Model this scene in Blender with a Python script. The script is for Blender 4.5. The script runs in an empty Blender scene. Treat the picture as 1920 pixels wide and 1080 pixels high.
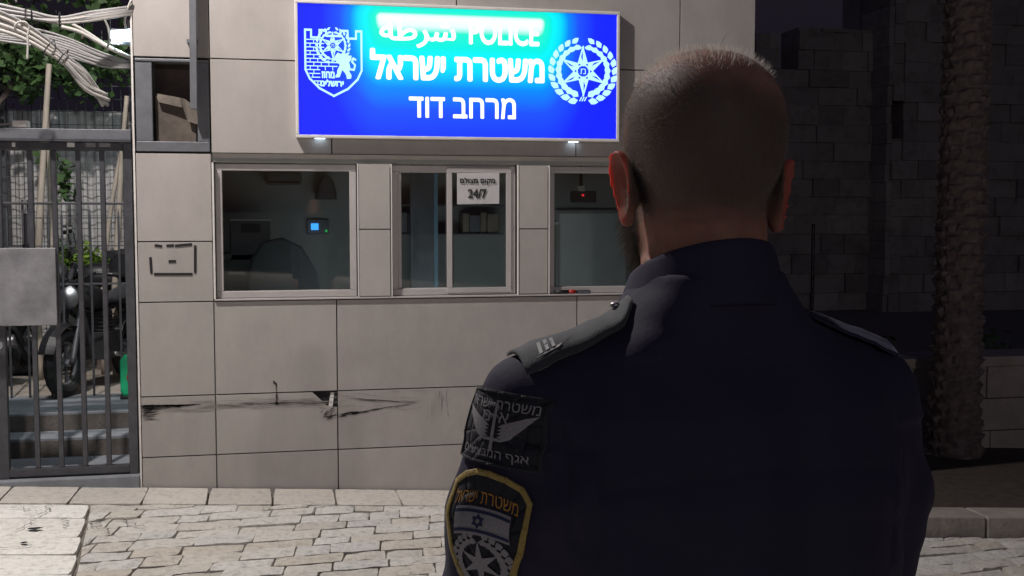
import bpy, bmesh, math, random
import numpy as np
from mathutils import Vector, Matrix, noise, geometry
from mathutils.bvhtree import BVHTree
R = math.radians
scn = bpy.context.scene
COL = scn.collection
random.seed(7)
rnd = random.uniform

# ---------------------------------------------------------------- camera
FPX, CAM_D, CAM_H, YAW, PITCH = 2100.0, 6.94, 1.62, R(11.8), R(3.8)
cam = bpy.data.objects.new('camera', bpy.data.cameras.new('camera'))
COL.objects.link(cam)
cam.location = (0, -CAM_D, CAM_H)
cam.rotation_euler = (R(90) - PITCH, 0, -YAW)
cam.data.sensor_width = 36
cam.data.lens = 36 * FPX / 1920
cam.data.clip_start, cam.data.clip_end = 0.05, 500
cam.data.dof.use_dof = False
scn.camera = cam

# ---------------------------------------------------------------- night sky
world = bpy.data.worlds.new('World'); scn.world = world; world.use_nodes = True
wn = world.node_tree.nodes; wl = world.node_tree.links
wn.clear()
wo = wn.new('ShaderNodeOutputWorld'); wb = wn.new('ShaderNodeBackground')
sky = wn.new('ShaderNodeTexSky'); sky.sky_type = 'NISHITA'; sky.sun_disc = False
sky.sun_elevation = R(-4.0); sky.sun_rotation = R(200)
tint = wn.new('ShaderNodeMix'); tint.data_type = 'RGBA'; tint.blend_type = 'MULTIPLY'; tint.inputs[0].default_value = 1
tint.inputs[7].default_value = (.35, .42, .8, 1)
wl.new(sky.outputs[0], tint.inputs[6]); glow = wn.new('ShaderNodeMix'); glow.data_type = 'RGBA'; glow.blend_type = 'ADD'; glow.inputs[0].default_value = 1
glow.inputs[7].default_value = (.016, .013, .022, 1)   # the town's light in the sky
wl.new(tint.outputs[2], glow.inputs[6]); wl.new(glow.outputs[2], wb.inputs[0]); wl.new(wb.outputs[0], wo.inputs[0])
wb.inputs[1].default_value = 0.6

scn.view_settings.view_transform = 'Standard'
scn.view_settings.look = 'None'
scn.view_settings.exposure = 0
scn.view_settings.gamma = 1

# ---------------------------------------------------------------- helpers
FW = Vector((math.sin(YAW) * math.cos(PITCH), math.cos(YAW) * math.cos(PITCH), -math.sin(PITCH)))
RT = Vector((math.cos(YAW), -math.sin(YAW), 0)); UP = RT.cross(FW)
CAM = Vector((0, -CAM_D, CAM_H))
def at(px, py, y):
    """the point seen at that pixel on the vertical plane y (parallel to the booth front)"""
    r = FW * FPX + RT * (px - 960) - UP * (py - 540)
    return CAM + r * ((y - CAM.y) / r.y)
def zg(x):
    """height of the gently sloping street"""
    return -0.066 - 0.06 * max(-6.0, min(8.0, x))

class MB:
    def __init__(s): s.v = []; s.f = []; s.mi = []
    def add(s, vs, fs, m=0):
        n = len(s.v); s.v += [tuple(v) for v in vs]
        s.f += [tuple(n + i for i in f) for f in fs]; s.mi += [m] * len(fs); return s
    def box(s, x0, x1, y0, y1, z0, z1, m=0, M=None):
        vs = [(x, y, z) for x in (x0, x1) for y in (y0, y1) for z in (z0, z1)]
        if M is not None: vs = [M @ Vector(v) for v in vs]
        return s.add(vs, [(0, 1, 3, 2), (4, 6, 7, 5), (0, 4, 5, 1), (2, 3, 7, 6), (0, 2, 6, 4), (1, 5, 7, 3)], m)
    def tube(s, pts, r, seg=8, m=0, cap=True, close=False):
        pts = [Vector(p) for p in pts]; n = len(pts)
        rs = r if isinstance(r, (list, tuple)) else [r] * n
        base = len(s.v); u = None
        for i, p in enumerate(pts):
            a = pts[(i - 1) % n] if (i or close) else p; b = pts[(i + 1) % n] if (i < n - 1 or close) else p
            t = (b - a).normalized()
            if u is None:
                u = t.cross(Vector((0, 0, 1)) if abs(t.z) < .9 else Vector((1, 0, 0))).normalized()
            else:
                u = (u - t * u.dot(t)).normalized()
            w = t.cross(u)
            for k in range(seg):
                an = 2 * math.pi * k / seg
                s.v.append(tuple(p + (u * math.cos(an) + w * math.sin(an)) * rs[i]))
        for i in range(n if close else n - 1):
            j = (i + 1) % n
            for k in range(seg):
                k2 = (k + 1) % seg
                s.f.append((base + i * seg + k, base + i * seg + k2, base + j * seg + k2, base + j * seg + k)); s.mi.append(m)
        if cap and not close:
            s.f.append(tuple(base + k for k in range(seg))[::-1]); s.mi.append(m)
            s.f.append(tuple(base + (n - 1) * seg + k for k in range(seg))); s.mi.append(m)
        return s
    def bar(s, a, b, w, d=None, m=0):
        """square bar from a to b"""
        a = Vector(a); b = Vector(b); t = (b - a).normalized(); d = d or w
        u = t.cross(Vector((0, 1, 0)) if abs(t.y) < .9 else Vector((1, 0, 0))).normalized(); q = t.cross(u)
        vs = [p + u * (i * w / 2) + q * (j * d / 2) for p in (a, b) for i, j in ((-1, -1), (1, -1), (1, 1), (-1, 1))]
        return s.add(vs, [(3, 2, 1, 0), (4, 5, 6, 7), (0, 1, 5, 4), (1, 2, 6, 5), (2, 3, 7, 6), (3, 0, 4, 7)], m)
    def loft(s, rings, m=0, cap=True):
        base = len(s.v); n = len(rings[0])
        for r in rings: s.v += [tuple(p) for p in r]
        for i in range(len(rings) - 1):
            for k in range(n):
                k2 = (k + 1) % n
                s.f.append((base + i * n + k, base + i * n + k2, base + (i + 1) * n + k2, base + (i + 1) * n + k)); s.mi.append(m)
        if cap:
            s.f.append(tuple(base + k for k in range(n))[::-1]); s.mi.append(m)
            s.f.append(tuple(base + (len(rings) - 1) * n + k for k in range(n))); s.mi.append(m)
        return s
    def build(s, name, mats, parent=None, smooth=False, bevel=0, local=False, subd=0):
        me = bpy.data.meshes.new(name)
        off = Vector((0, 0, 0))
        if parent is not None and not local:
            p = parent
            while p is not None: off += p.location; p = p.parent
        me.from_pydata([tuple(Vector(v) - off) for v in s.v], [], s.f)
        if not isinstance(mats, (list, tuple)): mats = [mats]
        for m in mats: me.materials.append(m)
        me.polygons.foreach_set('material_index', s.mi)
        if smooth: me.polygons.foreach_set('use_smooth', [True] * len(me.polygons))
        me.validate(); me.update()
        o = bpy.data.objects.new(name, me); COL.objects.link(o)
        if parent is not None: o.parent = parent
        if bevel:
            b = o.modifiers.new('bevel', 'BEVEL'); b.width = bevel; b.segments = 2; b.limit_method = 'ANGLE'; b.angle_limit = R(40)
        if subd:
            b = o.modifiers.new('sub', 'SUBSURF'); b.levels = b.render_levels = subd
        return o

def tag(o, label, cat, group=None, kind=None):
    if label: o['label'] = label
    if cat: o['category'] = cat
    if group: o['group'] = group
    if kind: o['kind'] = kind
    return o
def empty(name, loc, label, cat, group=None, rz=0):
    o = bpy.data.objects.new(name, None); COL.objects.link(o)
    o.location = loc; o.rotation_euler.z = rz
    return tag(o, label, cat, group)
def struct(o): o['kind'] = 'structure'; return o
def curve_pts(ps, n=8):
    """Catmull-Rom through ps"""
    ps = [Vector(p) for p in ps]; q = [ps[0] * 2 - ps[1]] + ps + [ps[-1] * 2 - ps[-2]]; out = []
    for i in range(1, len(q) - 2):
        for k in range(n):
            t = k / n; a, b, c, d = q[i - 1:i + 3]
            out.append(.5 * ((2 * b) + (c - a) * t + (2 * a - 5 * b + 4 * c - d) * t * t + (3 * b - a - 3 * c + d) * t ** 3))
    out.append(ps[-1]); return out

# ---------------------------------------------------------------- materials
def mat(name, col, rough=.6, metal=0, var=.12, scale=8, bump=0, bscale=60, spec=.5, sheen=0, col2=None, stretch=(1, 1, 1), detail=6):
    m = bpy.data.materials.new(name); m.use_nodes = True
    nt = m.node_tree; N = nt.nodes; L = nt.links
    b = N['Principled BSDF']; b.inputs['Roughness'].default_value = rough; b.inputs['Metallic'].default_value = metal
    b.inputs['Specular IOR Level'].default_value = spec
    if sheen: b.inputs['Sheen Weight'].default_value = sheen; b.inputs['Sheen Roughness'].default_value = .4
    g = N.new('ShaderNodeNewGeometry'); mp = N.new('ShaderNodeMapping'); mp.inputs['Scale'].default_value = stretch
    L.new(g.outputs['Position'], mp.inputs[0])
    t = N.new('ShaderNodeTexNoise'); t.inputs['Scale'].default_value = scale; t.inputs['Detail'].default_value = detail
    t.inputs['Roughness'].default_value = .65
    L.new(mp.outputs[0], t.inputs['Vector'])
    r = N.new('ShaderNodeValToRGB'); r.color_ramp.elements[0].position = .3; r.color_ramp.elements[1].position = .7
    c2 = col2 or tuple(c * (1 + var) for c in col)
    c1 = col if col2 else tuple(c * (1 - var) for c in col)
    r.color_ramp.elements[0].color = (*c1, 1); r.color_ramp.elements[1].color = (*c2, 1)
    L.new(t.outputs[0], r.inputs[0]); L.new(r.outputs[0], b.inputs['Base Color'])
    if bump:
        t2 = N.new('ShaderNodeTexNoise'); t2.inputs['Scale'].default_value = bscale; t2.inputs['Detail'].default_value = 5
        L.new(mp.outputs[0], t2.inputs['Vector'])
        bp = N.new('ShaderNodeBump'); bp.inputs['Strength'].default_value = bump; bp.inputs['Distance'].default_value = .01
        L.new(t2.outputs[0], bp.inputs['Height']); L.new(bp.outputs[0], b.inputs['Normal'])
    return m
def emit(name, col, st):
    m = bpy.data.materials.new(name); m.use_nodes = True; b = m.node_tree.nodes['Principled BSDF']
    b.inputs['Base Color'].default_value = (*[c * .3 for c in col], 1)
    b.inputs['Emission Color'].default_value = (*col, 1); b.inputs['Emission Strength'].default_value = st
    return m
def glass(name, tint, base=.06):
    m = bpy.data.materials.new(name); m.use_nodes = True; N = m.node_tree.nodes; L = m.node_tree.links
    N.remove(N['Principled BSDF'])
    tr = N.new('ShaderNodeBsdfTransparent'); tr.inputs[0].default_value = (*tint, 1)
    gl = N.new('ShaderNodeBsdfGlossy'); gl.inputs['Roughness'].default_value = .02
    fr = N.new('ShaderNodeFresnel'); fr.inputs[0].default_value = 1.5
    mu = N.new('ShaderNodeMath'); mu.operation = 'MULTIPLY_ADD'; mu.inputs[1].default_value = 1.6; mu.inputs[2].default_value = base
    L.new(fr.outputs[0], mu.inputs[0])
    mx = N.new('ShaderNodeMixShader'); L.new(mu.outputs[0], mx.inputs[0]); L.new(tr.outputs[0], mx.inputs[1]); L.new(gl.outputs[0], mx.inputs[2])
    L.new(mx.outputs[0], N['Material Output'].inputs[0]); return m

M = {}
M['tile'] = mat('stone_tile', (.405, .372, .352), .45, var=.06, scale=2.2, bump=.05, bscale=120)
M['joint'] = mat('dark_joint', (.02, .02, .022), .9)
M['alu'] = mat('pale_aluminium', (.46, .43, .42), .42, .25, var=.08, scale=5)
M['white_trim'] = mat('white_trim', (.7, .67, .64), .5, var=.08)
M['steel'] = mat('grey_steel', (.16, .165, .18), .5, .3, var=.2, scale=9)
M['gate'] = mat('gate_paint', (.07, .07, .08), .45, .3, var=.25, scale=14, bump=.1)
M['plate'] = mat('scuffed_plate', (.26, .255, .27), .5, .3, var=.35, scale=5, bump=.08)
M['black'] = mat('black_plastic', (.012, .012, .014), .45)
M['rubber'] = mat('rubber', (.015, .015, .016), .8)
M['room'] = mat('room_paint', (.36, .365, .35), .8, var=.06)
M['dark_cloth'] = mat('dark_cloth', (.02, .02, .026), .9, sheen=.2)
M['cable'] = mat('pale_cable', (.5, .47, .44), .5, var=.12, scale=4)
M['cable_grey'] = mat('grey_cable', (.3, .29, .29), .5, var=.15, scale=4)
M['card'] = mat('cardboard', (.30, .24, .18), .85, var=.18, scale=4)
M['paper'] = mat('white_paper', (.78, .76, .75), .5, var=.05)
M['ink'] = mat('black_ink', (.015, .015, .017), .8)
M['scuff'] = mat('scuff_soot', (.05, .045, .042), .9, var=.3, scale=60)
M['scuff_pale'] = mat('scuff_grey', (.27, .24, .22), .8, var=.2, scale=60)
M['bark'] = mat('bark', (.15, .115, .105), .9, var=.4, scale=14, bump=.5, bscale=40)
M['pale_pole'] = mat('dry_stalk', (.34, .29, .24), .85, var=.25, scale=12, bump=.3, stretch=(1, 1, .2))
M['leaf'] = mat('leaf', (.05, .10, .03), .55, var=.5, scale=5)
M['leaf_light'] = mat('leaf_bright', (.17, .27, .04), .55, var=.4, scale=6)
M['fence'] = mat('corrugated_sheet', (.5, .49, .48), .6, var=.18, scale=3, stretch=(4, 4, .5))
M['concrete'] = mat('step_concrete', (.21, .22, .24), .85, var=.2, scale=6, bump=.3)
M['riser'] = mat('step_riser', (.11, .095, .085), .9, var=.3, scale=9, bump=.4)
M['earth'] = mat('yard_earth', (.33, .29, .25), .95, var=.25, scale=5, bump=.5)
M['oldstone'] = mat('old_stone', (.30, .27, .245), .9, var=.3, scale=2.5, bump=.7, bscale=18)
M['city'] = mat('city_wall_stone', (.28, .26, .255), .95, var=.35, scale=.8, bump=.8, bscale=5)
M['lowstone'] = mat('low_wall_stone', (.36, .315, .27), .9, var=.25, scale=3, bump=.7, bscale=20)
M['green'] = mat('green_plastic', (.01, .42, .18), .4)
M['red'] = mat('red_plastic', (.4, .02, .02), .4)
M['chrome'] = mat('worn_chrome', (.4, .4, .42), .45, 1)
# ---------------------------------------------------------------- ground
g = MB()
xs = [-150, -6, 8, 150]; ys = [-60, -7.5, 0, 12, 150]
g.add([(x, y, zg(x) - .035) for x in xs for y in ys], [(i * 5 + j, (i + 1) * 5 + j, (i + 1) * 5 + j + 1, i * 5 + j + 1) for i in range(3) for j in range(4)])
M['dirt'] = mat('joint_dirt', (.17, .15, .13), .95, var=.35, scale=12, bump=.6)
struct(g.build('ground', M['dirt']))

def stone_mat(name, cols, bump, bsc, rough, csc=26):
    m = bpy.data.materials.new(name); m.use_nodes = True; nt = m.node_tree; N = nt.nodes; L = nt.links
    b = N['Principled BSDF']; b.inputs['Roughness'].default_value = rough; b.inputs['Specular IOR Level'].default_value = .45
    ge = N.new('ShaderNodeNewGeometry')
    r = N.new('ShaderNodeValToRGB'); cr = r.color_ramp
    cr.elements[0].color = (*cols[0], 1); cr.elements[1].color = (*cols[-1], 1)
    for i, c in enumerate(cols[1:-1]):
        e = cr.elements.new((i + 1) / (len(cols) - 1)); e.color = (*c, 1)
    L.new(ge.outputs['Random Per Island'], r.inputs[0])
    t = N.new('ShaderNodeTexNoise'); t.inputs['Scale'].default_value = csc; t.inputs['Detail'].default_value = 10; t.inputs['Roughness'].default_value = .78
    L.new(ge.outputs['Position'], t.inputs['Vector'])
    r2 = N.new('ShaderNodeValToRGB'); r2.color_ramp.elements[0].position = .30; r2.color_ramp.elements[1].position = .52
    r2.color_ramp.elements[0].color = (.56, .545, .53, 1); r2.color_ramp.elements[1].color = (1.06, 1.06, 1.06, 1)
    L.new(t.outputs[0], r2.inputs[0])
    mx = N.new('ShaderNodeMix'); mx.data_type = 'RGBA'; mx.blend_type = 'MULTIPLY'; mx.inputs[0].default_value = 1
    L.new(r.outputs[0], mx.inputs[6]); L.new(r2.outputs[0], mx.inputs[7]); L.new(mx.outputs[2], b.inputs['Base Color'])
    t2 = N.new('ShaderNodeTexNoise'); t2.inputs['Scale'].default_value = bsc; t2.inputs['Detail'].default_value = 9; t2.inputs['Roughness'].default_value = .75
    L.new(ge.outputs['Position'], t2.inputs['Vector'])
    bp = N.new('ShaderNodeBump'); bp.inputs['Strength'].default_value = bump; bp.inputs['Distance'].default_value = .03
    L.new(t2.outputs[0], bp.inputs['Height']); L.new(bp.outputs[0], b.inputs['Normal'])
    rr = N.new('ShaderNodeMapRange'); rr.inputs[3].default_value = rough - .22; rr.inputs[4].default_value = rough + .2
    L.new(t.outputs[0], rr.inputs[0]); L.new(rr.outputs[0], b.inputs['Roughness'])
    return m
M['paver'] = stone_mat('rough_paver', [(.70, .65, .57), (.88, .85, .79), (.78, .71, .61), (.92, .89, .83), (.80, .78, .74)], 1.0, 24, .45)
M['slab'] = stone_mat('smooth_slab', [(.84, .81, .75), (.90, .88, .83), (.87, .84, .77)], .35, 18, .40)

def stone(mb, quad, top, bev, bump, n=4):
    """one paving stone: bilinear grid top with a worn rounded edge"""
    a, b, c, d = [Vector((*q, 0)) for q in quad]; base = len(mb.v); k = n + 1
    sd = rnd(0, 100)
    for i in range(k):
        for j in range(k):
            u, v = i / n, j / n
            p = a * (1 - u) * (1 - v) + b * u * (1 - v) + c * u * v + d * (1 - u) * v
            edge = i in (0, n) or j in (0, n)
            cor = i in (0, n) and j in (0, n)
            ctr = (a + b + c + d) / 4
            if cor: p = p.lerp(ctr, .022)
            jit = noise.noise_vector(Vector((p.x * 9, p.y * 9, sd))) * (.009 if bump > .004 else .003)
            q = p + Vector((jit.x, jit.y, 0)) * (.5 if edge else .3)
            z = top + noise.noise(Vector((p.x * 11, p.y * 11, sd))) * bump - (bev if edge else 0)
            mb.v.append((q.x, q.y, zg(q.x) + z))
    for i in range(n):
        for j in range(n):
            mb.f.append((base + i * k + j, base + (i + 1) * k + j, base + (i + 1) * k + j + 1, base + i * k + j + 1)); mb.mi.append(0)
    rim = [base + i * k for i in range(k)] + [base + n * k + j for j in range(1, k)] + [base + i * k + n for i in range(n - 1, -1, -1)] + [base + j for j in range(n - 1, 0, -1)]
    lo = len(mb.v)
    for r_ in rim:
        v = mb.v[r_]; mb.v.append((v[0], v[1], zg(v[0]) - .06))
    m_ = len(rim)
    for i in range(m_):
        mb.f.append((rim[i], lo + i, lo + (i + 1) % m_, rim[(i + 1) % m_])); mb.mi.append(0)

def left_line(y):  # the smooth pavement on the left ends along this slanting line
    return -1.02 + (y + .62) * -.10
pv = MB(); ca, sa = math.cos(R(13)), math.sin(R(13))
v = -8.2
while v < 2.0:
    h = rnd(.115, .165); u = -4.5 + rnd(0, .3)
    while u < 8:
        w = rnd(.17, .36); gp = .0038
        quad = []
        for (uu, vv) in ((u + gp, v + gp), (u + w - gp, v + gp), (u + w - gp, v + h - gp), (u + gp, v + h - gp)):
            uu += rnd(-.005, .005) + (vv - v) * .35; vv += rnd(-.005, .005)
            quad.append((uu * ca - vv * sa, uu * sa + vv * ca))
        cx = sum(q[0] for q in quad) / 4; cy = sum(q[1] for q in quad) / 4
        mx = max(q[1] for q in quad); mn = min(q[0] for q in quad)
        lim = -.40 if cx < 3.3 else -1.06
        xr_ = max(q[0] for q in quad); yb_ = min(q[1] for q in quad)
        if yb_ < lim - .03 and xr_ > left_line(cy) + .03 and -7.6 < cy and cx < 6.6:
            quad = [(max(q[0], left_line(q[1])), min(q[1], lim)) for q in quad]
            stone(pv, quad, rnd(-.005, .005), .006, .008)
        u += w
    v += h
struct(pv.build('pavement', M['paver'], smooth=False))
sl = MB(); br_ = MB(); M['border'] = stone_mat('foot_slab', [(.50, .465, .42), (.60, .56, .51), (.55, .50, .45)], .3, 18, .5)
x = -1.9
while x < 3.25:                       # smooth row along the foot of the booth
    w = rnd(.34, .40)
    y1 = -.012 if x + w > -.83 else .0
    stone(br_, [(x + .004, -.395), (x + w - .004, -.395), (x + w - .004 + rnd(-.01, .01), y1), (x + .004 + rnd(-.01, .01), y1)], .004, .004, .0025)
    x += w
y = -.40
while y > -7:                          # large smooth slabs at the left
    h = rnd(.28, .42); x = left_line(y - h / 2) - .012
    while x > -3.8:
        w = rnd(.5, .85)
        x1r = left_line(y) - .012 if x > left_line(y - h / 2) - .02 else x
        stone(sl, [(x - w + .005, y - h + .005), (x, y - h + .005), (x1r, y - .005), (x - w + .005, y - .005)], rnd(-.002, .002), .005, .003, 5)
        x -= w
    y -= h
struct(sl.build('pavement_slabs', M['slab'])); struct(br_.build('wall_foot_paving', M['border']))
ck = MB()                              # cracks and small holes worn into the left slabs
def crack(p, q, n=9, w=.0032, amp=.03):
    p = Vector(p); q = Vector(q); d = (q - p); nrm = Vector((-d.y, d.x)).normalized(); pts = []
    for i in range(n):
        t = i / (n - 1); c = p + d * t + nrm * rnd(-amp, amp) * (0 < i < n - 1); pts.append(c)
    for a, b in zip(pts, pts[1:]):
        ww = w * rnd(.4, 1.3)
        vs = [(*(a + nrm * ww), 0), (*(a - nrm * ww), 0), (*(b - nrm * ww), 0), (*(b + nrm * ww), 0)]
        ck.add([(x_, y_, zg(x_) + .0125) for x_, y_, _ in vs], [(0, 1, 2, 3)])
def gpx(px, py):
    r = FW * FPX + RT * (px - 960) - UP * (py - 540)
    t = (-.066 - CAM.z) / (r.z + .06 * r.x); p = CAM + r * t; return Vector((p.x, p.y))
for a, b in (((100, 948), (78, 966)), ((78, 966), (30, 997)), ((140, 995), (205, 975)), ((115, 975), (125, 990)), ((170, 985), (205, 1000)), ((20, 955), (70, 962)), ((215, 975), (272, 992)), ((0, 1030), (60, 1026))):
    crack(gpx(*a), gpx(*b))
for c in ((66, 995, .035), (45, 1022, .02)):
    p = gpx(c[0], c[1]); n = 9
    ck.add([(p.x + math.cos(k / n * 6.283) * c[2] * rnd(.7, 1.2), p.y + math.sin(k / n * 6.283) * c[2] * rnd(.5, .9), zg(p.x) + .013) for k in range(n)], [tuple(range(n))])
struct(ck.build('pavement_cracks', M['joint']))

# ---------------------------------------------------------------- the police booth
booth = empty('police_booth', (1.13, 1.1, -.13), 'stone tiled police booth with a dark window band under the blue lit sign', 'booth')
XL, XR, TOP = -.815, 3.076, 4.4  # unseen top set this high so the booth shades the palm
core = MB()
B = lambda *a: core.box(*a)
WIN = [(-.372, .481), (.689, 1.487), (1.690, 2.52)]
B(XL + .01, XR - .01, .024, .14, -.5, 1.10)
B(XL + .01, XR - .01, .024, .14, 2.54, TOP)
B(-.375, XR - .01, .024, .14, 1.93, 2.54)
B(XL + .01, -.375, .024, .14, 1.10, 1.975)
B(.481, .689, .024, .14, 1.10, 1.93); B(1.487, 1.690, .024, .14, 1.10, 1.93); B(2.52, XR - .01, .024, .14, 1.10, 1.93)
B(XL + .01, XL + .10, .14, 2.2, -.5, TOP); B(XR - .10, XR - .01, .14, 2.2, -.5, TOP); B(XL + .10, XR - .10, 2.1, 2.2, -.5, TOP)
B(XL + .10, XR - .10, .14, 2.1, -.12, -.05); B(XL + .10, XR - .10, .14, 2.1, 2.75, 2.85)
B(-.42, -.375, .14, .34, 1.93, 2.6); B(XL + .10, -.42, .32, .36, 1.93, 2.6)
core.build('wall', M['room'], booth)
rf = MB().box(XL - .04, XR + .04, -.05, 2.25, TOP, TOP + .12); rf.build('roof', M['alu'], booth, bevel=.01)
back = MB().box(XL + .012, -.384, .016, .024, -.4, 1.975).box(-.376, XR - .012, .016, .024, -.4, 1.095).box(XL + .012, XR - .012, .016, .024, 2.55, TOP).box(-.376, XR - .012, .016, .024, 1.985, 2.54)
back.build('joint_backing', M['joint'], booth)
pan = MB()
def panel(x0, x1, z0, z1, cut=None, gap=.0035):
    yo = rnd(-.0015, .0015); t = rnd(-.001, .001)
    x0 += gap; x1 -= gap; z0 += gap; z1 -= gap
    if cut:
        pts = [(x0, z0), (x1, z0), (x1, z1 - cut[1]), (x1 - cut[2], z1 - cut[3]), (x1 - cut[0], z1), (x0, z1)]
    else:
        pts = [(x0, z0), (x1, z0), (x1, z1), (x0, z1)]
    n = len(pts)
    vs = [(x, yo + t * (1 if x > x0 + .1 else -1), z) for x, z in pts] + [(x, .0155, z) for x, z in pts]
    pan.add(vs, [tuple(range(n))] + [(i, i + n, (i + 1) % n + n, (i + 1) % n) for i in range(n)])
cx = [XL, -.382, .348, 1.877, XR]
for i in range(4):
    panel(cx[i], cx[i + 1], -.5, .160)
    panel(cx[i], cx[i + 1], .160, .527, (.150, .100, .062, .088) if i == 1 else None)
    panel(cx[i], cx[i + 1], .527, 1.093)
panel(XL, -.382, 1.093, 1.454); panel(XL, -.382, 1.454, 1.978)
panel(2.52, XR, 1.093, 1.978)
for a, b in ((.487, .683), (1.493, 1.685)):
    panel(a, b, 1.108, 1.523); panel(a, b, 1.523, 1.925)
for a, b in ((-.382, .329), (.329, 1.866), (1.866, XR)): panel(a, b, 1.980, 2.538)
for a, b in ((XL, -.382), (-.382, 1.1), (1.1, 2.557), (2.557, XR)): panel(a, b, 2.538, TOP)
nt_ = M['tile'].node_tree; bs_ = nt_.nodes['Principled BSDF']; lk_ = bs_.inputs['Base Color'].links[0].from_socket
gi_ = nt_.nodes.new('ShaderNodeNewGeometry'); mr_ = nt_.nodes.new('ShaderNodeMapRange'); mr_.inputs[3].default_value = .92; mr_.inputs[4].default_value = 1.06
nt_.links.new(gi_.outputs['Random Per Island'], mr_.inputs[0])
sx_ = nt_.nodes.new('ShaderNodeTexNoise'); sx_.inputs['Scale'].default_value = 5; sx_.inputs['Detail'].default_value = 8; sx_.inputs['Roughness'].default_value = .7
mp_ = nt_.nodes.new('ShaderNodeMapping'); mp_.inputs['Scale'].default_value = (1.2, 1, .6); nt_.links.new(gi_.outputs['Position'], mp_.inputs[0]); nt_.links.new(mp_.outputs[0], sx_.inputs['Vector'])
m2_ = nt_.nodes.new('ShaderNodeMapRange'); m2_.inputs[1].default_value = .38; m2_.inputs[2].default_value = .6; m2_.inputs[3].default_value = .93; m2_.inputs[4].default_value = 1.02; nt_.links.new(sx_.outputs[0], m2_.inputs[0])
ml_ = nt_.nodes.new('ShaderNodeMath'); ml_.operation = 'MULTIPLY'; nt_.links.new(mr_.outputs[0], ml_.inputs[0]); nt_.links.new(m2_.outputs[0], ml_.inputs[1])
vm_ = nt_.nodes.new('ShaderNodeMix'); vm_.data_type = 'RGBA'; vm_.blend_type = 'MULTIPLY'; vm_.inputs[0].default_value = 1; nt_.links.new(lk_, vm_.inputs[6]); nt_.links.new(ml_.outputs[0], vm_.inputs[7]); nt_.links.new(vm_.outputs[2], bs_.inputs['Base Color'])
pan.build('tile_cladding', M['tile'], booth, bevel=.0012)
tr = MB().box(XL - .012, XL - .001, -.004, 2.2, -.5, TOP)
tr.build('corner_trim', M['white_trim'], booth)
hd = MB()   # sloping header strip over the windows, and ledge under them
hd.add([(-.376, -.001, 1.979), (2.52, -.001, 1.979), (2.52, .05, 1.926), (-.376, .05, 1.926), (-.376, .10, 1.979), (2.52, .10, 1.979)], [(0, 3, 2, 1), (3, 4, 5, 2), (0, 4, 3), (1, 2, 5)])
hd.build('window_header', M['tile'], booth)
lg = MB().box(-.376, 2.52, -.016, .13, 1.0965, 1.106); lg.build('window_ledge', M['alu'], booth, bevel=.002)
MB().box(-.381, -.370, -.004, .06, 1.107, 1.925).build('window_trim', M['white_trim'], booth)
for x in (.481, .6865, 1.487, 1.6885, 2.511): MB().box(x, x + .006, -.003, .10, 1.107, 1.925).build('window_trim', M['white_trim'], booth)

M['glass'] = glass('window_glass', (.8, .84, .82), .05)
def window(x0, x1, z0, z1, y, mull=None):
    w = bpy.data.objects.new('window', None); COL.objects.link(w); w.parent = booth
    w.location = Vector(((x0 + x1) / 2, y, z0)) - booth.location
    fr = MB(); t = .042
    fr.box(x0, x1, y, y + .06, z0, z0 + t); fr.box(x0, x1, y, y + .06, z1 - t, z1)
    fr.box(x0, x0 + t, y, y + .06, z0 + t, z1 - t); fr.box(x1 - t, x1, y, y + .06, z0 + t, z1 - t)
    fr.build('window_frame', M['alu'], w, bevel=.004)
    if mull is None:
        MB().box(x0 + t - .004, x1 - t + .004, y + .028, y + .034, z0 + t - .004, z1 - t + .004).build('pane', M['glass'], w)
    else:
        for k, (a, b, yy) in enumerate(((x0 + .03, mull + .02, y + .012), (mull - .024, x1 - .03, y - .012))):
            s = MB(); q = .034
            s.box(a, b, yy, yy + .022, z0 + .012, z0 + .012 + q); s.box(a, b, yy, yy + .022, z1 - .012 - q, z1 - .012)
            s.box(a, a + q, yy, yy + .022, z0 + .012 + q, z1 - .012 - q); s.box(b - q, b, yy, yy + .022, z0 + .012 + q, z1 - .012 - q)
            s.build('sash', M['alu'], w, bevel=.003)
            MB().box(a + q - .004, b - q + .004, yy + .009, yy + .013, z0 + .008 + q, z1 - .008 - q).build('pane', M['glass'], w)
    return w
window(-.366, .478, 1.1075, 1.921, .045)
window(.694, 1.484, 1.1075, 1.921, .05, 1.065)
window(1.696, 2.510, 1.1075, 1.921, .045)
# niche on the left, open to the blockwork, with its steel frame
nf = MB(); nx0, nx1, nz0, nz1 = XL + .008, -.388, 1.986, 2.530
nf.box(nx0, nx1, -.006, .10, nz0, nz0 + .06); nf.box(nx0, nx1, -.002, .12, nz1 - .018, nz1)
nf.box(nx0, nx0 + .095, .004, .12, nz0 + .06, nz1 - .018); nf.box(nx1 - .07, nx1, .0, .12, nz0 + .06, nz1 - .018)
nf.build('niche_frame', M['steel'], booth, bevel=.004)
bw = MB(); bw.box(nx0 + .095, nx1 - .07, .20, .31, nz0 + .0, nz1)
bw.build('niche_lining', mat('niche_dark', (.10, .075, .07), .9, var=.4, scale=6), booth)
cbx = empty('cardboard_carton', (-.62, .12, nz0 + .06), 'crumpled brown carton wedged in the open niche beside the gate', 'carton')
M['old_card'] = mat('stained_cardboard', (.10, .082, .068), .9, var=.45, scale=7, bump=.2)
cb = MB(); cz0 = nz0 + .062
cb.loft([[(x, y, z) for x, z in ((-.70, cz0), (-.47, cz0), (-.465, cz0 + .20), (-.53, cz0 + .255), (-.62, cz0 + .27), (-.705, cz0 + .285))] for y in (.06, .18)]); cb.build('carton', M['old_card'], cbx, bevel=.004)
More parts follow.
